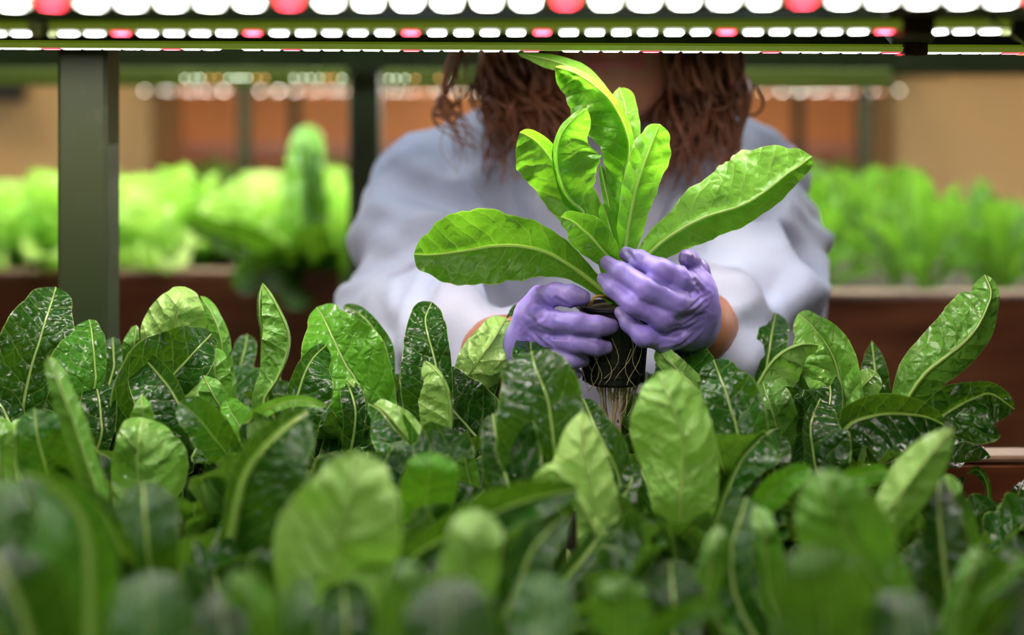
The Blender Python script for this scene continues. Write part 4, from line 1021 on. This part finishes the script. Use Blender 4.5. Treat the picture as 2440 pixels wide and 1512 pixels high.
# --- trousers and shoes
def trouser_f(p):
    d = ell(p, [CX, 1.44, Z(-.62)], (.172, .115, .15))
    for s in (-1, 1):
        d = smin(d, chain(p, [[CX + s * .085, 1.44, Z(-.68)], [CX + s * .10, 1.42, .47], [CX + s * .10, 1.45, .09]], [.092, .068, .058], .03), .04)
    return np.maximum(d, .075 - p[2])
v, f = surface(trouser_f, (-.15, 1.28, .05), (.31, 1.60, Z(-.45)), .010)
mesh_obj('trousers', relax(v, f, 2), f, M['dark_cloth'], person)
for s in (-1, 1):
    def shoe_f(p):
        d = chain(p, [[CX + s * .10, 1.485, .045], [CX + s * .105, 1.40, .05], [CX + s * .116, 1.27, .036]], [.042, .043, .035], .02)
        return np.maximum(d, .002 - p[2])
    v, f = surface(shoe_f, (CX + s * .11 - .07, 1.2, -.01), (CX + s * .11 + .07, 1.56, .12), .005)
    mesh_obj('shoe', relax(v, f, 1), f, M['shoe'], person)

# --- hair: long loose curls falling in front of both shoulders
hm = MB(); rg = random.Random(21)
def lock(start, pts, rad, amp, freq, ph, n=30):
    P = catmull([start] + pts, 10); m = len(P); t = np.linspace(0, 1, m)
    T = np.gradient(P, axis=0); T /= np.linalg.norm(T, axis=1)[:, None]
    A = np.cross(T, [0, 1, 0.2]); A /= np.linalg.norm(A, axis=1)[:, None] + 1e-9; B2 = np.cross(T, A)
    w = amp * np.clip(t * 1.6, 0, 1)
    P = P + A * (w * np.sin(freq * t * 6.28 + ph))[:, None] + B2 * (w * np.cos(freq * t * 6.28 + ph))[:, None]
    hm.tube(P, rad * np.clip(np.minimum(1, (1 - t) * 3 + .12), 0, 1) * (.75 + .25 * np.sin(t * 9 + ph)), 5)
for s in (-1, 1):
    for i in range(620):
        az = rg.uniform(-.25, 1.0) * math.pi      # around the head, front to back
        thin = i > 260
        r = rg.random()
        # scalp start near the parting
        st = HC + np.array([s * rg.uniform(.0, .03), rg.uniform(-.05, .08), .112])
        side = HC + np.array([s * (.080 + .022 * rg.random()), rg.uniform(-.045, .085), rg.uniform(.01, .06)])
        jx = rg.uniform(.045, .108)
        jaw = np.array([CX + s * jx, 1.25 + rg.uniform(-.02, .12), Z(.03 + rg.uniform(-.01, .01))])
        endx = rg.uniform(.030, .108)
        ez = rg.uniform(-.075, -.005) if s < 0 else rg.uniform(-.085, -.005)
        yy = 1.235 + rg.uniform(0, .05)
        mid = np.array([CX + s * (jx * .5 + endx * .5 + rg.uniform(-.006, .012)), yy + .01, Z(.0)])
        end = np.array([CX + s * endx, yy, Z(ez)])
        if rg.random() < .35:                       # falls behind the shoulder
            mid[1] += .16; end[1] += .20; end[2] += .04
        lock(st, [side, jaw, mid, end], (.0034 if not thin else .0013) * rg.uniform(.7, 1.25), rg.uniform(.004, .011), rg.uniform(1.4, 3.2), rg.uniform(0, 6.28))
# fly-away curls at the outer left
for i in range(14):
    st = HC + np.array([-.05, .0, .10])
    lock(st, [HC + [-.105, 0, .03], np.array([CX - .135 + rg.uniform(-.008, .008), 1.26, Z(.01)]), np.array([CX - .142 + rg.uniform(-.006, .012), 1.25, Z(-.02)]), np.array([CX - .115 + rg.uniform(-.02, .012), 1.24, Z(-.05 + rg.uniform(-.015, .01))])], .0013, .008, 2.4, rg.uniform(0, 6))
# cap of hair over the scalp
def cap_f(p):
    d = ell(p, HC + [0, .020, .026], (.086, .098, .102))
    return np.maximum(d, -ell(p, HC + [0, -.10, -.055], (.062, .09, .105)))
v, f = surface(cap_f, HC - .15, HC + .16, .006)
hm.add(relax(v, f, 2), f)
hm.build('hair', M['hair'], person, True)
# ------------------------------------------------------------------ gloves
def Gp(x, y, d): return W(*px('G', x, y), d)
def Gr(r, d): return r / 3.287 / F * d
def hand(name, fingers, palm, cuff, lo, hi, grooves, k_palm=.010, h=.0009):
    def fn(p):
        d = None
        for a, b, ra, rb in palm:
            e = cone(p, a, b, ra, rb); d = e if d is None else smin(d, e, k_palm)
        for pts, rad in fingers:
            e = chain(p, pts, rad, .004); d = smin(d, e, .0028)
        for a, b, ra, rb in cuff:
            d = smin(d, cone(p, a, b, ra, rb), .008)
        return d
    v, f = surface(fn, lo, hi, h)
    v, f = largest(v, f); v = relax(v, f, 2); n = vnormals(v, f)
    # creases of the thin rubber
    dn = np.zeros(len(v)); up = np.zeros(len(v)); front = n[:, 1] < .45
    for pts, dep, wd in grooves:
        g = np.full(len(v), 9.0)
        for i in range(len(pts) - 1):
            g = np.minimum(g, segdist(v * [1, .15, 1], np.array(pts[i]) * [1, .15, 1], np.array(pts[i + 1]) * [1, .15, 1])[0])
        dn = np.maximum(dn, dep * np.exp(-(g / wd) ** 2)); up = np.maximum(up, .55 * dep * np.exp(-((g - 2.0 * wd) / wd) ** 2))
    v = v + n * ((up - dn) * front)[:, None]
    h2 = np.array([mnoise.noise(Vector((a * 240, b2 * 120, c * 240))) for a, b2, c in v])
    v = v + n * (h2 * .00022)[:, None]
    v = relax(v, f, 1, .35)
    o = mesh_obj(name, v, f, M['glove'], person)
    dirt = np.zeros(len(v), np.float32)
    for pts, rad in fingers:
        L = 0; 
        dd = np.linalg.norm(v - np.array(pts[0]), axis=1)
        dirt = np.maximum(dirt, np.clip(1 - dd / .026, 0, 1))
    a = o.data.attributes.new('dirt', 'FLOAT', 'POINT'); a.data.foreach_set('value', dirt.astype(np.float32))
    return o

# the upper hand (at the right): back of the fingers towards us, wrapped around the stems
def fing(pts): return ([Gp(x, y, d) for x, y, r, d in pts], [Gr(r, d) for x, y, r, d in pts])
R = [
    fing([(1022, 214, 54, .974), (1130, 256, 70, .964), (1300, 342, 88, .953), (1430, 405, 92, .957), (1560, 470, 100, .985)]),
    fing([(874, 280, 56, .972), (985, 356, 74, .960), (1190, 490, 90, .947), (1400, 588, 96, .952), (1590, 600, 100, .985)]),
    fing([(844, 408, 50, .972), (925, 482, 66, .960), (1085, 614, 80, .949), (1310, 715, 88, .953), (1575, 715, 98, .990)]),
    fing([(978, 668, 48, .968), (1050, 757, 64, .959), (1160, 862, 74, .953), (1320, 890, 82, .962), (1530, 815, 96, .995)]),
    fing([(1496, 242, 60, .980), (1528, 262, 72, .990), (1590, 340, 82, 1.004), (1615, 440, 90, 1.010)]),
]
def gr(r): return r / 3.287 / F
palmR = [(Gp(1570, 470, .988), Gp(1540, 700, 1.01), gr(150), gr(170)), (Gp(1600, 595, .988), Gp(1540, 730, 1.01), gr(140), gr(175)), (Gp(1590, 710, .992), Gp(1530, 770, 1.015), gr(140), gr(180)),
         (Gp(1540, 815, .996), Gp(1520, 790, 1.02), gr(125), gr(180)), (Gp(1540, 720, 1.01), W(1632, 768, 1.03), gr(180), gr(230)), (Gp(1400, 862, .968), Gp(1530, 800, 1.0), gr(90), gr(130)), (Gp(1610, 440, 1.01), Gp(1580, 600, 1.01), gr(100), gr(140))]
cuffR = [(W(1632, 768, 1.03), W(1640, 774, 1.045), gr(245), gr(268))]
gR = []
def gl(pts, dep=.0011, wd=.0011): return ([Gp(x, y, d) for x, y, d in pts], dep, wd)
for ln in [[(1180, 560), (1330, 700), (1480, 712), (1620, 640)], [(1330, 660), (1500, 690), (1660, 600)], [(1240, 830), (1420, 850), (1600, 760)], [(1300, 940), (1450, 930), (1620, 830)],
           [(1060, 330), (1180, 420), (1290, 460)], [(1280, 450), (1400, 540), (1490, 580)], [(1390, 560), (1470, 545), (1530, 500)], [(1450, 570), (1520, 530), (1580, 470)], [(930, 470), (1060, 590), (1160, 650)],
           [(1200, 270), (1330, 380)], [(1490, 300), (1520, 370), (1500, 440)], [(1350, 300), (1330, 390)], [(1180, 470), (1120, 520)], [(1480, 760), (1660, 700)], [(1090, 800), (1170, 870)], [(1190, 780), (1240, 860)],
           [(1480, 400), (1560, 420), (1640, 520)], [(1540, 900), (1640, 800)], [(1040, 200), (1085, 260)], [(1490, 200), (1545, 215)], [(1340, 800), (1500, 800), (1640, 740)], [(1420, 620), (1560, 600), (1690, 540)]]:
    gR.append(gl([(x, y, .965) for x, y in ln], .0012, .0013))
lo = np.min([W(1405, 560, .93), W(1405, 895, .93)], 0) + [-.004, 0, -.006]; hi = np.max([W(1745, 560, 1.09), W(1745, 560, .95)], 0) + [.012, 0, .012]
hand('glove', R, palmR, cuffR, lo, hi, gR)

# the lower hand (at the left): thumb on top, fingers around the pot
Lh = [
    fing([(688, 552, 60, .972), (600, 540, 80, .974), (470, 530, 88, .982), (350, 560, 92, .998)]),
    fing([(905, 778, 64, .966), (800, 776, 76, .962), (650, 758, 82, .962), (430, 738, 86, .976), (285, 705, 105, .998)]),
    fing([(862, 944, 58, .968), (780, 938, 66, .964), (640, 918, 74, .965), (440, 880, 78, .980), (280, 832, 100, 1.0)]),
    fing([(695, 1050, 48, .972), (610, 1048, 58, .968), (480, 1015, 64, .976), (265, 950, 95, 1.003)]),
    fing([(640, 1150, 42, .978), (560, 1140, 50, .976), (440, 1090, 56, .984), (240, 1050, 90, 1.008)]),
]
palmL = [(Gp(355, 560, 1.0), Gp(300, 700, 1.0), gr(100), gr(130)), (Gp(290, 705, 1.0), Gp(280, 860, 1.015), gr(125), gr(150)), (Gp(285, 830, 1.0), Gp(260, 930, 1.02), gr(120), gr(150)),
         (Gp(265, 950, 1.005), Gp(250, 980, 1.025), gr(115), gr(150)), (Gp(240, 1050, 1.01), Gp(230, 1010, 1.03), gr(110), gr(150)), (Gp(270, 900, 1.01), W(1262, 835, 1.03), gr(170), gr(220))]
cuffL = [(W(1262, 835, 1.03), W(1255, 838, 1.05), gr(225), gr(258))]
gL = []
for ln in [[(330, 480), (300, 560), (340, 640)], [(360, 590), (430, 640), (560, 640)], [(420, 800), (340, 780), (230, 700)], [(480, 690), (600, 720)], [(400, 830), (300, 740), (180, 640)], [(760, 740), (800, 800)], [(830, 730), (860, 800)],
           [(770, 900), (800, 970)], [(440, 960), (330, 880), (210, 760)], [(350, 560), (250, 620), (190, 720)], [(480, 560), (560, 600)], [(540, 700), (640, 690)], [(400, 1000), (300, 960), (190, 900)], [(460, 850), (560, 850)], [(720, 780), (780, 760), (850, 765)], [(360, 700), (260, 780), (190, 860)]]:
    gL.append(gl([(x, y, .975) for x, y in ln], .0010, .0013))
lo = np.min([W(1180, 640, .93), W(1180, 920, .93)], 0) + [-.02, 0, -.012]; hi = np.max([W(1485, 640, 1.08), W(1485, 640, .95)], 0) + [.004, 0, .008]
hand('glove', Lh, palmL, cuffL, lo, hi, gL)

# ------------------------------------------------------------------ camera, world, colour
cam = bpy.data.cameras.new('camera'); co = bpy.data.objects.new('camera', cam); COL.objects.link(co)
co.location = tuple(CAM); co.rotation_euler = (math.pi / 2, 0, 0)
cam.sensor_width = 36; cam.lens = 36 * F / 2440; cam.clip_start = .02; cam.clip_end = 60
cam.shift_y = -(756 - YH) / 2440
cam.dof.use_dof = True; cam.dof.focus_distance = .985; cam.dof.aperture_fstop = 2.9
SC.camera = co
w = bpy.data.worlds.new('world'); SC.world = w; w.use_nodes = True
w.node_tree.nodes['Background'].inputs[0].default_value = (.9, .95, 1, 1); w.node_tree.nodes['Background'].inputs[1].default_value = .05
SC.view_settings.view_transform = 'Standard'; SC.view_settings.look = 'None'; SC.view_settings.gamma = 1
SC.view_settings.exposure = 1.6
SC.cycles.max_bounces = 8; SC.cycles.diffuse_bounces = 4; SC.cycles.glossy_bounces = 3; SC.cycles.transmission_bounces = 4
SC.cycles.sample_clamp_indirect = 6; SC.cycles.use_denoising = True
SC.cycles.caustics_reflective = False; SC.cycles.caustics_refractive = False
